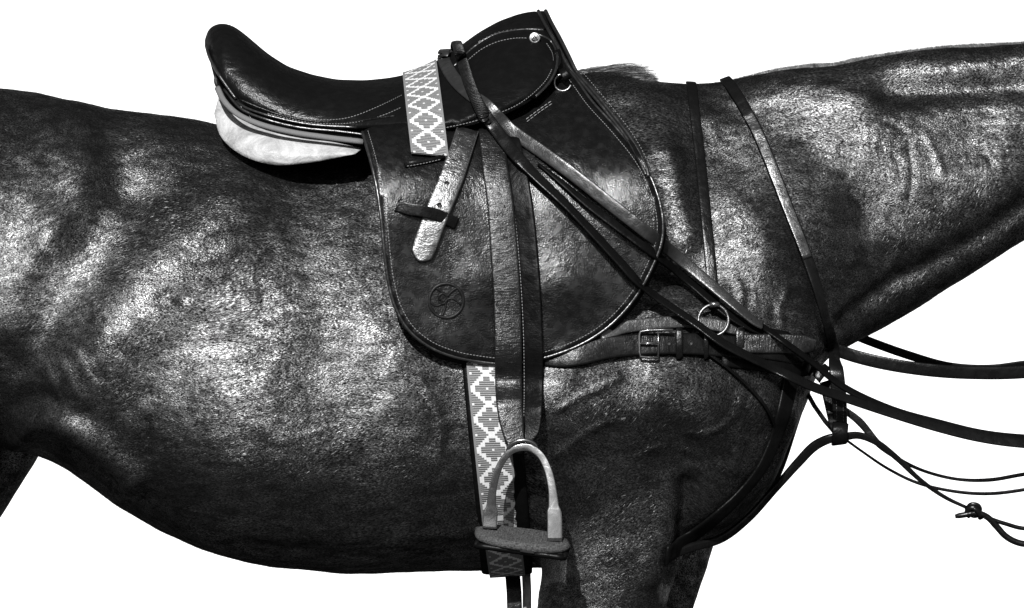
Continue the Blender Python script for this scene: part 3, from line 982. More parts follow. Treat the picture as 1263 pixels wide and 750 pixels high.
# embossed round maker's mark: ring with a looped swirl
ec = (550.5, 371)
def embP(dx, dy, h=.0008):
    return P(ec[0] + dx, ec[1] + dy, flapYs(ec[0] + dx, ec[1] + dy) - h)
ring = [embP(21 * math.cos(a), 21 * math.sin(a)) for a in np.linspace(0, 2 * math.pi, 48, endpoint=False)]
v, f = tube(ring, .0024, 8, closed=True, flat=.45); mark = mesh_obj("embossed_mark", v, f, M['emboss'], saddle)
swirls = [[(-8, 0), (-9, -6), (-4, -9), (1, -5), (0, 1), (-5, 4), (-9, 1)],
          [(-2, 2), (2, -2), (7, -3), (13, 0), (18, 5)], [(-1, 0), (-1, 7), (-3, 13), (-6, 19)], [(-6, 4), (-11, 6), (-16, 5), (-19, 1)],
          [(1, -5), (5, -10), (10, -14), (13, -16)], [(-4, -9), (-8, -13), (-12, -15)]]
v, f, _ = join([tube([embP(a, b) for a, b in cat(s, 4)], .0019, 6, flat=.5) for s in swirls])
mesh_obj("mark_swirl", v, f, M['emboss'], mark)
# keeper slot on the flap with raised ends
kc = [(489, 253), (505, 258), (520, 260), (536, 264), (552, 270), (564, 276)]
kpts = [P(a, b, flapYs(a, b) - h) for (a, b), h in zip(kc, (.003, .0075, .0120, .0125, .009, .005))]
kq = cat([tuple(p) for p in kpts], 5)
v, f, uv = ribbon([Vector(p) for p in kq], nrm(len(kq)), .017, .0010)
keeper = mesh_obj("keeper", v, f, M['strap'], saddle, uv=uv)
for (a, b), (c_, d) in (((487, 261), (495, 243)), ((559, 282), (564, 266))):
    v, f = tube([P(a, b, flapYs(a, b) - .001), P((a + c_) / 2, (b + d) / 2, flapYs(a, b) - .003), P(c_, d, flapYs(c_, d) - .001)], .0010, 6)
    mesh_obj("keeper_end", v, f, M['edge'], keeper)
# slot through which the woven band passes
sl3 = [P(a, b, flapYs(a, b) - .006) for a, b in [(499, 203), (515, 200), (532, 197), (548, 193)]]
v, f, uv = ribbon(sl3, nrm(4), .006, .006); mesh_obj("slot_edge", v, f, M['strap'], saddle, uv=uv)
stitch_obj(cat([(502, 205), (520, 202), (546, 196)], 5), flapYs, -.0098, saddle)
T_saddle = [T_seat, T_flap, T_skirt, T_body]

# ------------------------------------------------------------------ woven surcingle band
CELLS = 17
def pat(i, j):
    """stepped-diamond weave: returns material slot, 0 white, 1 grey, 2 edging"""
    if i == 0 or i == CELLS - 1: return 2
    su = abs(i - (CELLS - 1) // 2); sv = abs(j % 14 - 7)
    return 0 if "01111100/11111100/11110001/11110011/11000111/11001111/00011111/00111110".split("/")[sv][min(su, 7)] == "0" else 1
def woven(cent, width_px, z0, z1, cast, rows_n, name, parent, off=.003, label=None):
    """cent(t), t in 0..1 -> point list is produced by 'cast(t,u)'"""
    V, F, mi, uv = [], [], [], []
    SUB = CELLS
    for j in range(rows_n + 1):
        for i in range(SUB + 1):
            V.append(cast(j / rows_n, i / SUB - .5)); uv.append((i / SUB, j / SUB))
    n = SUB + 1
    base = len(V)
    C = [cast(j / rows_n, 0) for j in range(rows_n + 1)]
    for j in range(rows_n):
        for i in range(SUB):
            a = j * n + i
            F.append((a, a + 1, a + n + 1, a + n)); mi.append(pat(i, j))
    # underside for thickness
    for j in range(rows_n + 1):
        for i in range(SUB + 1):
            p = cast(j / rows_n, i / SUB - .5, -.0022); V.append(p); uv.append((i / SUB, j / SUB))
    for j in range(rows_n):
        for i in range(SUB):
            a = base + j * n + i
            F.append((a, a + n, a + n + 1, a + 1)); mi.append(2)
    for j in range(rows_n):
        for i in (0, SUB):
            a = j * n + i
            F.append((a, a + n, a + n + base, a + base)); mi.append(2)
    return mesh_obj(name, V, F, None, parent, smooth_=False, mats=[M['weave_white'], M['weave_grey'], M['weave_edge']], midx=mi, uv=uv)
surc = thing("woven_surcingle", "white and grey diamond patterned woven band strapped over the saddle and round the belly", "surcingle", P(530, 140, -.19))
ZC = Wz(430)
def radial(xf, ang, u, width, trees, off, hid=0):
    """cast a ray inward in the plane across the horse; ang 0 = near side, 90 = up"""
    d = Vector((0, -math.cos(ang), math.sin(ang)))
    x = Wx(xf(250))
    loc = None
    for _ in range(3):
        o = Vector((x + u * width, 0, ZC)) + d * 1.0
        best = None
        for t in trees:
            l_, nn, _, dist = t.ray_cast(o, -d)
            if l_ is not None and (best is None or dist < best[2]): best = (l_, nn, dist)
        if best is None:
            break
        loc = best[0]
        y = loc.y
        s = K * (D + min(y, 0)) / D
        py = 595 - (loc.z - H) / s
        x = (xf(py) - 631.5) * s
        pass
    return None if loc is None else loc + d * (off + hid)
def prefilter(N, M_, xf, a0, a1, width, trees, off):
    grid = []
    for j in range(N + 1):
        a = a0 + (a1 - a0) * j / N
        grid.append([radial(xf, a, (i / M_ - .5), width, trees, off) for i in range(M_ + 1)])
    return grid
def band(name, xf, a0, a1, width, trees, off, rows_n, parent):
    Mx = 4; N = 60
    g = prefilter(N, Mx, xf, a0, a1, width, trees, off)
    arr = np.array([[tuple(p) for p in r] for r in g])
    for k in range(Mx + 1):
        for c in range(3): arr[:, k, c] = smooth(arr[:, k, c], 10)
    # arc length rows
    mid = arr[:, Mx // 2]
    s = np.concatenate([[0], np.cumsum(np.linalg.norm(np.diff(mid, axis=0), axis=1))])
    rows_n = int(s[-1] / (width / CELLS))
    def cast(t, u, d=0):
        q = t * s[-1]
        j = np.interp(q, s, np.arange(N + 1)); j0 = min(int(j), N - 1); fj = j - j0
        k = (u + .5) * Mx; k0 = min(int(k), Mx - 1); fk = k - k0
        p = (arr[j0, k0] * (1 - fk) + arr[j0, k0 + 1] * fk) * (1 - fj) + (arr[j0 + 1, k0] * (1 - fk) + arr[j0 + 1, k0 + 1] * fk) * fj
        v = Vector(p)
        if d:
            dd = Vector((0, v.y, v.z - ZC)).normalized(); v += dd * d
        return v
    return woven(None, None, 0, 0, cast, rows_n, name, parent)
def ang_of(px, py, trees):
    h = hit(px, py, trees)
    return math.atan2(h[0].z - ZC, -h[0].y)
seat_x = lambda py: float(np.interp(py, [78, 200], [516, 531]))
a_lo = ang_of(531, 190, [T_flap]) - R(1.2)
band("band", seat_x, a_lo, math.pi - a_lo, .054, [T_seat, T_skirt, T_flap, T_body], .0085, 0, surc)
low_x = lambda py: float(np.interp(py, [440, 650, 715], [597, 619, 628]))
a_top = ang_of(598, 446, [T_body])
band("band", low_x, a_top + R(6), -R(180) - a_top, .0545, [T_body], .014, 0, surc)
def belt(name, xf, a0, a1, width, off, thick, mat, parent, label=None):
    pts = [radial(xf, a0 + (a1 - a0) * j / 50, 0, width, [T_body], off) for j in range(51)]
    arr = np.array([tuple(p) for p in pts])
    for c in range(3): arr[:, c] = smooth(arr[:, c], 4)
    pts = [Vector(p) for p in arr]
    nor = [Vector((0, p.y, p.z - ZC)).normalized() for p in pts]
    v, f, uv = ribbon(pts, nor, width, thick)
    return mesh_obj(name, v, f, M[mat], parent, uv=uv)
girth = belt("girth", lambda py: float(np.interp(py, [440, 650, 715], [602, 622, 626])), a_top + R(6), -R(180) - a_top, .078, .006, .007, 'strap_dark', None)
tag(girth, "dull black leather girth under the patterned woven band round the belly", "girth")

# ------------------------------------------------------------------ straps lying on things
def path_on(pts, trees, per=6, sm=3, dflt=-.15):
    """pts: (px, py, lift) lie on the surfaces, (px, py, lift, Y) fixed depth"""
    base = cat([p[:3] for p in pts], per)
    Yk = [(i * per, p[3]) for i, p in enumerate(pts) if len(p) > 3]
    fixed = dict(Yk)
    n = len(base)
    Y = np.full(n, np.nan); N = np.zeros((n, 3)); N[:, 1] = -1
    for i, (a, b, l) in enumerate(base):
        h = hit(a, b, trees)
        seg = min(i // per, len(pts) - 1)
        both = len(pts[seg]) > 3 and len(pts[min(seg + 1, len(pts) - 1)]) > 3
        if i in fixed: Y[i] = fixed[i]
        elif both: pass
        elif h:
            Y[i] = h[0].y - l; N[i] = h[1]
    ok = ~np.isnan(Y)
    Y = np.interp(np.arange(n), np.arange(n)[ok], Y[ok])
    # straps bridge hollows: keep the envelope nearest the viewer
    Ys = smooth(Y, sm)
    Ys = np.minimum(Ys, smooth(np.minimum(Y, Ys), 2))
    for c in range(3): N[:, c] = smooth(N[:, c], 8)
    return [P(a, b, y) for (a, b, l), y in zip(base, Ys)], [Vector(q).normalized() for q in N]
def strap(name, pts, trees, width, thick, mat, parent=None, twist=0.0, per=6, face=None, sm=3, bow=0.0, over=0):
    p, n = path_on(pts, trees, per, sm)
    for i in range(over):      # lies over the top of the saddle there: faces upwards
        a = (i / over) ** 1.5
        n[i] = Vector((-.05, -a, 1.02 - a)).normalized()
    if face is not None: n = [(q * (1 - face) + Vector((0, -1, 0)) * face).normalized() if i >= over else q for i, q in enumerate(n)]
    m = len(p)
    def res(a):
        if hasattr(a, '__len__'): return list(np.interp(np.linspace(0, 1, m), np.linspace(0, 1, len(a)), a))
        return a
    v, f, uv = ribbon(p, n, res(width), thick, res(twist), bow)
    o = mesh_obj(name, v, f, M[mat], parent, uv=uv)
    return o, p, n
def add_stitch(p, n, off, h, parent, mat='thread', a=0, b=None, **kw):
    """stitches parallel to a strap's centre line"""
    q, T = frames(p)
    pts = []
    for c, t, nn in zip(q, T, n):
        nn = (nn - t * nn.dot(t)).normalized()
        pts.append(c + t.cross(nn) * off + nn * h)
    b = b or len(pts)
    v, f = stitches(pts[a:b], n[a:b], **kw)
    o = mesh_obj("stitching", v, f, M[mat], parent, smooth_=False, fix=False); o["kind"] = "stuff"
    return o
def hole(c, r, parent, n=None):
    rings = []
    for rr, h in ((1.25, 0), (1.15, .0006), (1.0, .0007), (.9, .0002), (.02, .0001)):
        rings.append([c + Vector((r * rr * math.cos(a), -h, r * rr * math.sin(a))) for a in np.linspace(0, 2 * math.pi, 14, endpoint=False)])
    v, f = loft(rings)
    return mesh_obj("hole", v, f, M['hole'], parent)

# stirrup leather: two plies down to the iron, free end tucked in the keeper
sleather = thing("stirrup_leather", "creased grey-black double stirrup leather hanging down the flap, pointed end tucked in the keeper", "stirrup leather", P(620, 160, -.2))
S_t = [T_flap, T_body]
bk, pbk, nbk = strap("back_ply", [(628, 170, .006), (638, 215, .006), (645, 260, .006), (651, 320, .006), (655, 380, .006), (657, 440, .008), (657, 500, 0, -.314), (655, 530, 0, -.316), (648, 546, 0, -.318)], S_t, [.030, .030, .031, .031, .031, .031, .030, .026, .016], .0035, 'strap_dark', sleather, twist=.25, face=.5)
ft, pft, nft = strap("front_ply", [(606, 160, .010), (610, 200, .011), (617, 250, .011), (622, 310, .011), (626, 380, .012), (627, 440, .014), (628, 490, 0, -.321), (631, 520, 0, -.324), (638, 548, 0, -.328), (646, 553, 0, -.320)], S_t, [.038, .038, .039, .040, .040, .040, .039, .036, .026, .018], .004, 'ply', sleather, twist=-.08, face=.5)
add_stitch(pbk, nbk, .0125, .0022, sleather, 'thread', 6, 40)
q = cat([(577, 160), (565, 196), (556, 222), (546, 246), (537, 268), (528, 292), (521, 312), (516, 322)], 6)
hts = np.interp(np.linspace(0, 1, len(q)), [0, .3, .6, .8, 1], [.008, .006, .006, .005, .004])
ep = [P(a, b, flapYs(a, b) - h) for (a, b), h in zip(q, hts)]
wds = list(np.interp(np.linspace(0, 1, len(q)), [0, .2, .78, .88, .95, 1], [.034, .036, .036, .033, .020, .004]))
v, f, uv = ribbon(ep, nrm(len(ep)), wds, .0042)
se = mesh_obj("strap_end", v, f, M['strap_shiny'], sleather, uv=uv)
se["label"] = "pale shining pointed strap end with punched holes"
for off in (.0155, -.0155): add_stitch(ep[:-8], nrm(len(ep) - 8), off, .0024, sleather, 'thread_dim', length=.0025, gap=.0012, r=.0004)
for a, b in ((551, 226), (542, 253), (559, 199)): hole(P(a, b, flapYs(a, b) - .0088), .0030, se)

# stirrup iron
iron = thing("stirrup_iron", "worn steel stirrup iron with dusty rubber tread hanging below the flap", "stirrup", P(643, 660, -.36))
YI = -0.332
lx, rx_ = (606, 650), (683, 668)
arc = cat([(604, 652, -0.322), (605, 636, -0.322), (606, 622, -0.323), (607.5, 606, -0.325), (612, 586, -0.327), (620, 568, -0.329), (631, 556, -0.331), (643, 552, -0.332), (655, 553, -0.333), (667, 562, -0.335), (676, 580, -0.338), (681, 602, -0.341), (683, 624, -0.344), (684, 640, -0.346), (684, 668, -0.348)], 6)
tt = np.linspace(0, 1, len(arc))
rw = np.interp(tt, [0, .10, .125, .2, .35, .5, .65, .8, .86, .885, 1], [.0104, .0102, .0072, .0058, .0048, .0052, .0052, .0060, .0076, .0104, .0108])
pts = [P(a, b, y) for a, b, y in arc]
rings = []
p_, T_ = frames(pts)
for p, t, r in zip(p_, T_, rw):
    side_ = Vector((0, -1, 0)); side_ = (side_ - t * side_.dot(t)).normalized()
    b = t.cross(side_)
    rings.append([p + b * math.copysign(abs(math.cos(a)) ** .22, math.cos(a)) * r + side_ * math.copysign(abs(math.sin(a)) ** .22, math.sin(a)) * .0055 for a in np.linspace(0, 2 * math.pi, 24, endpoint=False)])
v, f = loft(rings); arch = mesh_obj("arch", v, f, M['metal'], iron)
# eye the leather passes through
v, f = tube([P(a, b, y) for a, b, y in cat([(626, 556, -0.332), (632, 547, -0.338), (645, 543, -0.340), (658, 547, -0.338), (663, 556, -0.333)], 5)], .0032, 8)
mesh_obj("eye", v, f, M['metal'], iron)
# tread: rolled rubber oval on a steel bar, tipped down to the front
tc_ = P(644, 664, -0.334)
ex = Vector((.066, -.010, -.009)); ey = Vector((0.004, .036, .0105)); ez = Vector((0, 0, 1))
def oval(sx_, sy_, z, n=40, wob=0):
    o = []
    for k in range(n):
        a = 2 * math.pi * k / n
        c, s = math.cos(a), math.sin(a)
        c2 = math.copysign(abs(c) ** .8, c); s2 = math.copysign(abs(s) ** .9, s)
        w_ = 1 + wob * noise.noise(Vector((c * 3, s * 3, z * 90)))
        o.append(tc_ + ex * c2 * sx_ * w_ + ey * s2 * sy_ * w_ + ez * z)
    return o
v, f = loft([oval(.96, .9, -.008), oval(1.02, 1, -.005), oval(1.04, 1.02, 0, wob=.09), oval(1.0, .97, .004, wob=.09), oval(.9, .86, .0050, wob=.1), oval(.5, .5, .0045), oval(.02, .02, .0045)])
tread = mesh_obj("tread_pad", v, f, M['rubber'], iron)
def bar(y0):
    return [tc_ + ex * t + ey * y0 * .72 - ez * .011 for t in np.linspace(-.95, .95, 12)]
v, f, _ = join([tube(bar(y0), .0045, 8) for y0 in (-1, 1)] + [tube([tc_ + ex * s * .95 + ey * t * .72 - ez * .011 for t in (-1, 0, 1)], .0045, 8) for s in (-1, 1)])
mesh_obj("tread_frame", v, f, M['strap_dark'], iron)
v, f = tube([tc_ + ex * t - ey * .86 - ez * .006 for t in (.02, .12, .22, .32)], .0042, 8); mesh_obj("worn_tread_edge", v, f, M['metal'], iron)
nubs = []
for i in range(-8, 9):
    for j in range(-3, 4):
        if (i + j * 3) % 4 and (i / 8.6) ** 2 + (j / 3.8) ** 2 < .95:
            c = tc_ + ex * (i / 9.3) + ey * (j / 4.3) + ez * .0048
            r = .0019
            nubs.append(loft([[c + Vector((math.cos(a) * r * k, math.sin(a) * r * k, h)) for a in np.linspace(0, 2 * math.pi, 6, endpoint=False)] for k, h in ((1, -.001), (.9, .0007), (.3, .0010))]))
v, f, _ = join(nubs); o = mesh_obj("tread_studs", v, f, M['rubber'], tread); o["kind"] = "stuff"

# two strap ends hanging below the girth
tails = thing("girth_tails", "pair of narrow strap tails, one black and one white, hanging below the girth", "strap tails", P(640, 712, -.05))
v, f, uv = ribbon([P(632, 706, -.04), P(634, 730, -.05), P(635, 760, -.05), P(636, 790, -.05)], nrm(4), .023, .004); mesh_obj("dark_tail", v, f, M['strap'], tails, uv=uv)
v, f, uv = ribbon([P(649, 706, -.03), P(650, 730, -.035), P(650, 760, -.035), P(650, 790, -.035)], nrm(4), .0135, .003); o = mesh_obj("white_tail", v, f, M['pale'], tails, uv=uv)

T_it = T_saddle + [bvh_of(ft), bvh_of(bk)]
# ------------------------------------------------------------------ breastplate
bp = thing("breastplate", "black leather breastplate strap across the chest with steel buckle, ring and shiny creased end", "breastplate", P(850, 425, -.28))
b1, pb1, nb1 = strap("main_strap", [(620, 428, .0), (660, 436, .001), (690, 440, .004), (716, 437, .009), (745, 430, .010), (790, 425, .010), (850, 424, .010), (905, 428, .010), (960, 432, .010), (995, 440, .008)], [T_body], .033, .005, 'strap', bp, face=.4)
b2, pb2, nb2 = strap("upper_strap", [(740, 416, .012), (765, 405, .009), (800, 400, .007), (850, 397, .007), (900, 404, .007), (935, 412, .007)], [T_body], .019, .004, 'tan', bp, face=.4)
b2["label"] = "lighter worn upper strap"
b3, pb3, nb3 = strap("shiny_end", [(915, 424, .017), (940, 424, .016), (965, 424, .015), (990, 425, .014), (1004, 426, .012)], [T_body], [.029, .029, .029, .028, .020], .0045, 'billet', bp, face=.4)
b3["label"] = "shiny creased strap end"
b4, pb4, nb4 = strap("backing", [(890, 440, .006), (940, 444, .006), (985, 452, .006), (1006, 455, 0, -.20)], [T_body], [.03, .035, .03, .02], .005, 'strap_dark', bp, face=.3)
add_stitch(pb1, nb1, .0075, .0032, bp, 'thread_dim', 7, 17, length=.004); add_stitch(pb1, nb1, -.0075, .0032, bp, 'thread_dim', 2, 17, length=.004)
Tb = [T_body]
def bodyY(a, b):
    h = hit(a, b, Tb); return h[0].y if h else -.2
for x, w_ in ((838, .010), (871, .007), (913, .013)):
    yb = bodyY(x, 424)
    pts_ = [P(x, 441, yb - .006), P(x, 439, yb - .015), P(x, 424, yb - .018), P(x, 409, yb - .015), P(x, 407, yb - .006)]
    v, f, uv = ribbon([Vector(q_) for q_ in cat([tuple(a) for a in pts_], 4)], nrm(17), w_, .003)
    mesh_obj("keeper", v, f, M['strap'], bp, uv=uv)
for a, b in ((825, 423), (852, 423), (926, 425), (954, 424)): hole(P(a, b, bodyY(a, b) - (.0135 if a < 900 else .0185)), .0030, bp)
yb = bodyY(800, 424) - .018
fr = cat([(789, 409), (812, 408), (831, 409)], 4)
rect = [(789, 409), (800, 408), (812, 409), (812, 411), (812, 438), (811, 441), (800, 441), (789, 440), (788, 425)]
v, f = tube([P(a, b, yb) for a, b in [(830, 407), (818, 407), (800, 407.5), (790, 409), (788.5, 414), (788.5, 424), (788.5, 435), (790, 440), (800, 441), (812, 441)]], .0020, 8)
buckle = mesh_obj("buckle", v, f, M['metal'], bp)
v, f = tube([P(a, b, yb - .001) for a, b in [(790, 424), (800, 423.5), (812, 423)]], .0016, 8); mesh_obj("prong", v, f, M['metal'], buckle)
v, f = tube([P(a, b, yb + .001) for a, b in [(812, 407), (812, 424), (812, 441)]], .0015, 8); mesh_obj("buckle_bar", v, f, M['metal'], buckle)
yr = bodyY(880, 393) - .014
v, f = tube([P(880 + 18.5 * math.cos(a), 395 + 19 * math.sin(a), yr - .003 * math.sin(a)) for a in np.linspace(0, 2 * math.pi, 40, endpoint=False)], .0026, 8, closed=True)
mesh_obj("ring", v, f, M['dark_metal'], bp)
v, f = tube([P(a, b, yr - .002) for a, b in [(875, 376), (881, 375.5), (887, 376)]], .0042, 10); mesh_obj("ring_collar", v, f, M['metal'], bp)
# wide chest strap running down between the forelegs
cs, pcs, ncs = strap("chest_strap", [(982, 444, .008), (974, 478, .006), (966, 512, .006), (955, 545, .006), (938, 580, .006), (910, 614, .007), (876, 645, .008), (845, 668, .010), (822, 686, .012)], [T_body], [.03, .03, .028, .022, .020, .022, .026, .03, .03], .005, 'strap_dark', bp, face=.2)
cs2, _, _ = strap("chest_strap", [(992, 452, 0, -.11), (990, 485, 0, -.08), (977, 530, 0, -.06), (960, 580, 0, -.05), (938, 622, 0, -.04), (905, 652, 0, -.03), (872, 668, 0, -.03)], [T_body], .014, .005, 'strap_dark', bp)
thin, _, _ = strap("rein_shadow", [(868, 432, .008), (900, 456, .006), (930, 484, .006), (948, 508, .006), (957, 532, .006), (960, 552, .006)], [T_body], .005, .003, 'strap_dark', bp)  # cast shadow of the rein on the chest, built as a dark strip

# ------------------------------------------------------------------ neck straps
g = "straps passing over the neck in front of the saddle"
ns1, p1, n1 = strap("neck_strap", [(852, 102, 0, .0), (853, 104, .005), (857, 140, .006), (863, 190, .007), (869, 250, .008), (874, 300, .008), (879, 355, .008), (881, 378, .012)], [T_body], [.016, .016, .016, .016, .0165, .0165, .017, .017], .004, 'strap', None, face=.35)
tag(ns1, "narrow straight black strap from the neck top down to the chest ring, nearer the saddle", "neck strap", g)
ns2, p2, n2 = strap("neck_strap", [(894, 97, 0, .0), (897, 100, .005), (912, 122, .006), (932, 158, .007), (950, 200, .008), (968, 246, .009), (986, 292, .010), (1002, 336, .012), (1015, 378, .014), (1025, 416, .016), (1031, 452, 0, -.155), (1035, 490, 0, -.15), (1036, 520, 0, -.145), (1036, 541, 0, -.14)], [T_body], [.017, .018, .018, .018, .018, .018, .018, .018, .019, .021, .022, .022, .022, .022], .004, 'strap', None, face=.2)
tag(ns2, "long slanting black neck strap with creased shiny middle, hanging down past the chest", "neck strap", g)
cr, _, _ = strap("creased_face", [(922, 140, .0115), (932, 158, .0115), (950, 200, .0125), (968, 246, .0135), (986, 292, .0145), (996, 318, .015)], [T_body], .0160, .002, 'strap_shiny', ns2, face=.2)
cr.parent = ns2; 
add_stitch(p2, [Vector((0, -1, 0))] * len(p2), .005, .003, ns2, 'thread_dim', 66, 78); add_stitch(p2, [Vector((0, -1, 0))] * len(p2), -.005, .003, ns2, 'thread_dim', 66, 78)
v, f, uv = ribbon([P(1018, 470, -.12), P(1024, 490, -.12), P(1028, 515, -.125), P(1031, 532, -.13)], nrm(4), [.018, .022, .018, .014], .005); mesh_obj("backing", v, f, M['strap_dark'], ns2, uv=uv)
v, f, uv = ribbon([P(1037, 522, -.150), P(1036, 532, -.155), P(1036, 545, -.15), P(1035, 547, -.135)], nrm(4), .024, .005); mesh_obj("martingale_stop", v, f, M['strap_dark'], ns2, uv=uv)
v, f, uv = ribbon([P(1025, 510, -.14), P(1027, 520, -.145), P(1029, 530, -.14)], nrm(3), [.010, .014, .008], .006); mesh_obj("woven_patch", v, f, M['tan'], ns2, uv=uv)
v, f, uv = ribbon([P(1002, 450, -.15), P(1012, 462, -.16), P(1020, 452, -.15)], nrm(3), [.02, .026, .012], .005); mesh_obj("leather_tab", v, f, M['strap'], ns2, uv=uv)
v, f, uv = ribbon([P(x_, y_, -.11) for x_, y_ in [(992, 478), (1004, 500), (1018, 520), (1032, 536)]], nrm(4), .007, .003); mesh_obj("thin_loop", v, f, M['strap_dark'], ns2, uv=uv)

# ------------------------------------------------------------------ reins
T_all = T_it
gr = "reins and straps running forward to the bridle"
r2 = thing("rein", "dark rein with laced grip looped over the pommel, lower of the two across the flap", "rein", P(563, 52, -.1), gr)
lac, pl_, nl_ = strap("laced_grip", [(562, 62, 0, .06), (562, 54, 0, 0), (563, 52.5, 0, -.045), (565, 57, 0, -.09), (568, 68, 0, -.125), (572, 80, .014), (578, 100, .014), (587, 122, .014), (596, 140, .014), (606, 154, .013)], T_all, [.016, .016, .016, .0165, .0175, .0185, .0185, .0185, .019, .019], .006, 'laced', r2, twist=0, bow=.001, over=24)
run, prn, nrn = strap("rein_strap", [(590, 128, .009), (606, 152, .010), (630, 184, .013), (655, 211, .014), (703, 257, .014), (761, 319, .015), (794, 354, .016), (858, 399, .026), (893, 424, .030), (930, 443, .024), (970, 462, 0, -.245), (1005, 478, 0, -.215), (1040, 490, 0, -.195), (1100, 510, 0, -.175), (1160, 528, 0, -.16), (1210, 540, 0, -.15), (1263, 547, 0, -.14), (1420, 552, 0, -.12), (1600, 470, 0, -.07)], T_all, [.018, .019, .019, .018, .018, .018, .019, .019, .019, .019, .018, .017, .016, .016, .016, .016, .016, .016, .016], .004, 'strap', r2, twist=[0, 0, 0, -.45, -.8, -.8, -.8, -.75, -.7, -.7, -.7, -.6, -.6, -.6, -.5, -.5, -.5, -.4, -.4], face=.55, sm=10)
r1 = thing("rein", "lit grey rein crossing the flap diagonally, upper of the two", "rein", P(548, 68, -.1), gr)
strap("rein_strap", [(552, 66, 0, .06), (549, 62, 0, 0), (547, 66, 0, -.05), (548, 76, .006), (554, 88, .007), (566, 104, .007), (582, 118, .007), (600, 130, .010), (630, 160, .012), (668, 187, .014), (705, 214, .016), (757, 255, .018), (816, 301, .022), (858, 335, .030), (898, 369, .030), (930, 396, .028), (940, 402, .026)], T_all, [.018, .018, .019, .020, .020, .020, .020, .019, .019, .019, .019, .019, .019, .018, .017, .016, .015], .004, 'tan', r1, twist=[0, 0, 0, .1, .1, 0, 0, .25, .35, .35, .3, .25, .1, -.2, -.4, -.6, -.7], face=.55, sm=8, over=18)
strap('rein_strap', [(925, 392, .028), (962, 418, 0, -.245), (1003, 448, 0, -.21), (1040, 477, 0, -.19), (1100, 505, 0, -.17), (1160, 522, 0, -.155), (1210, 534, 0, -.145), (1263, 540, 0, -.135), (1420, 544, 0, -.10), (1600, 470, 0, -.06)], T_all,
      [.015, .013, .012, .012, .012, .012, .012, .012, .012, .012], .004, 'strap_dark', r1, twist=[-.7, -.8, -.8, -.6, -.6, -.6, -.6, -.6, -.6, -.6], face=.3)  # backlit stretch of the same rein, its shade painted with darker leather
# dull black strip along its lower edge
r1b = strap("rein", [(664, 203, .003), (690, 223, .005), (730, 256, .008), (790, 300, .010), (850, 347, .016), (905, 392, .016), (940, 408, .012), (975, 414, 0, -.2)], T_all, [.004, .010, .014, .016, .018, .018, .018, .012], .004, 'strap_dark', None, twist=-.5, face=.3)[0]
tag(r1b, "dull black strip lying just under the lit rein and ending behind the neck strap", "rein", gr)
def air(name, pts, width, thick, mat, label, cat_="rein", twist=0.0, parent=None, grp=gr):
    q = cat(pts, 7)
    m = len(q)
    def res(a): return list(np.interp(np.linspace(0, 1, m), np.linspace(0, 1, len(a)), a)) if hasattr(a, '__len__') else a
    v, f, uv = ribbon([P(*c) for c in q], nrm(m), res(width), thick, res(twist))
    o = mesh_obj(name, v, f, M[mat], parent, uv=uv)
    if label: tag(o, label, cat_, grp)
    return o
air("rein", [(1026, 430, -.10), (1060, 441, -.12), (1100, 450, -.13), (1150, 457, -.13), (1200, 460, -.12), (1263, 459, -.11), (1420, 440, -.08), (1580, 400, -.06)], .0195, .004, 'strap', "wide flat grey rein, topmost at the right, from behind the slanting neck strap", twist=.15)
air("rein", [(1050, 412, .10), (1075, 422, .11), (1120, 438, .12), (1170, 452, .12), (1220, 455, .12), (1263, 450, .12), (1420, 430, .1), (1580, 400, .06)], .014, .004, 'strap_dark', "black far-side rein emerging from under the neck above the wide grey one", twist=.3)
air("rein", [(1038, 503, -.06), (1060, 520, -.06), (1085, 549, -.06), (1110, 567, -.06), (1140, 581, -.06), (1180, 591, -.06), (1220, 592, -.06), (1263, 585, -.06), (1420, 560, -.06)], [.010, .012, .010, .006, .005, .005, .006, .006, .006], .003, 'strap', "thin black sagging strap curving up again, middle of the lower right straps")
air("rein", [(1040, 540, -.05), (1065, 558, -.05), (1095, 578, -.05), (1130, 595, -.05), (1170, 605, -.05), (1215, 609, -.05), (1263, 604, -.05), (1420, 570, -.05)], [.004, .004, .0045, .005, .005, .0055, .0055, .0055], .003, 'strap_dark', "thinnest black strap crossing behind the knotted one at lower right")
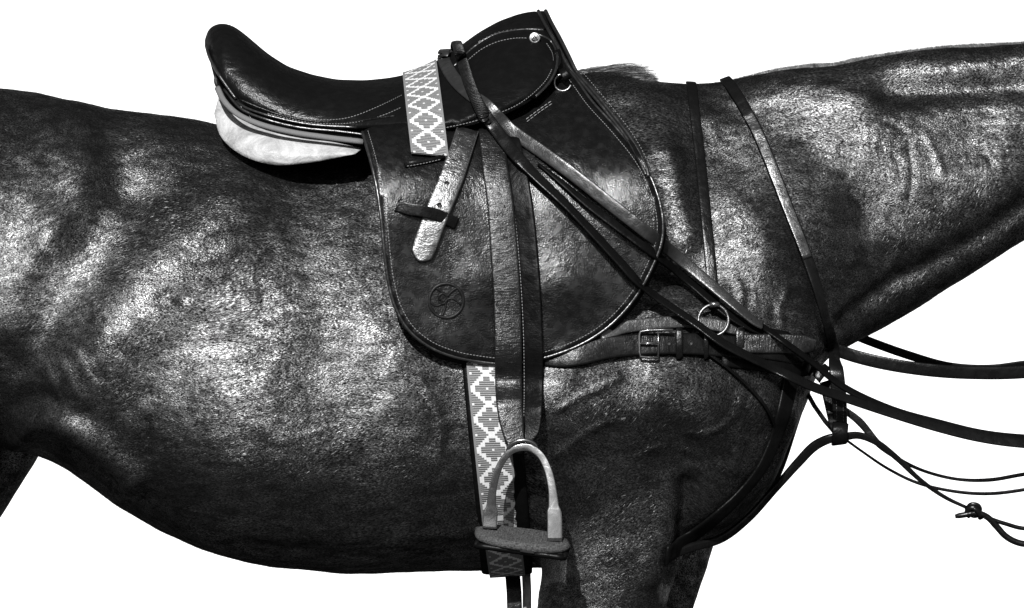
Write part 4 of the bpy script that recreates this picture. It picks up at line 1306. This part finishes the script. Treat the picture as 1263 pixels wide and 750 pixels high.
mt = thing("martingale", "rounded black martingale strap rising from the girth to a knot at lower right", "martingale", P(1000, 560, -.1))
air("lower_strap", [(815, 690, -.17), (850, 676, -.15), (890, 664, -.12), (922, 640, -.11), (955, 604, -.11), (985, 570, -.12), (1005, 550, -.13), (1024, 541, -.14), (1036, 540, -.14)], [.012, .014, .013, .012, .011, .014, .015, .014, .012], .008, 'strap', None, parent=mt, twist=.3)
air("upper_strap", [(1036, 540, -.14), (1058, 537, -.135), (1080, 545, -.13), (1105, 564, -.12), (1135, 592, -.11), (1165, 613, -.10), (1192, 626, -.10)], [.013, .011, .010, .009, .007, .006, .005], .005, 'strap', None, parent=mt, twist=.2)
kn = []
kc = P(1200, 631, -.10)
kn.append(tube([kc + Vector((a, b, c)) for a, b, c in [tuple(q) for q in cat([(-.009, 0, .002), (-.004, -.006, .010), (.006, -.006, .009), (.010, .0, .002), (.006, .006, -.006), (-.003, .006, -.004), (-.006, -.002, .004), (.002, -.009, .003), (.011, -.004, -.008)], 5)]], .0042, 8, flat=.8))
kn.append(tube([kc + Vector((a, b, c)) for a, b, c in [tuple(q) for q in cat([(-.004, -.002, -.008), (-.009, -.003, .0), (-.002, -.008, .006), (.007, -.006, .0), (.012, 0, -.01)], 5)]], .0045, 8))
v, f, uv = join(kn); mesh_obj("knot", v, f, M['strap'], mt, uv=uv)
v, f = tube([P(*c) for c in cat([(1178, 637, -.102), (1190, 635, -.104), (1206, 633, -.104), (1218, 638, -.102), (1228, 648, -.10), (1240, 661, -.10), (1252, 668, -.10), (1266, 671, -.10), (1330, 660, -.10)], 6)], list(np.interp(np.linspace(0, 1, 49), [0, .05, .5, 1], [.0030, .0042, .0050, .0048])), 8); mesh_obj("cord_end", v, f, M['strap'], mt, uv=[(q[0], q[2]) for q in v])
v, f = tube([P(*c) for c in cat([(1205, 632, -.10), (1222, 640, -.10), (1240, 646, -.10), (1266, 652, -.10), (1330, 640, -.10)], 6)], .0032, 8); mesh_obj("thin_cord", v, f, M['strap_dark'], mt, uv=[(q[0], q[2]) for q in v])
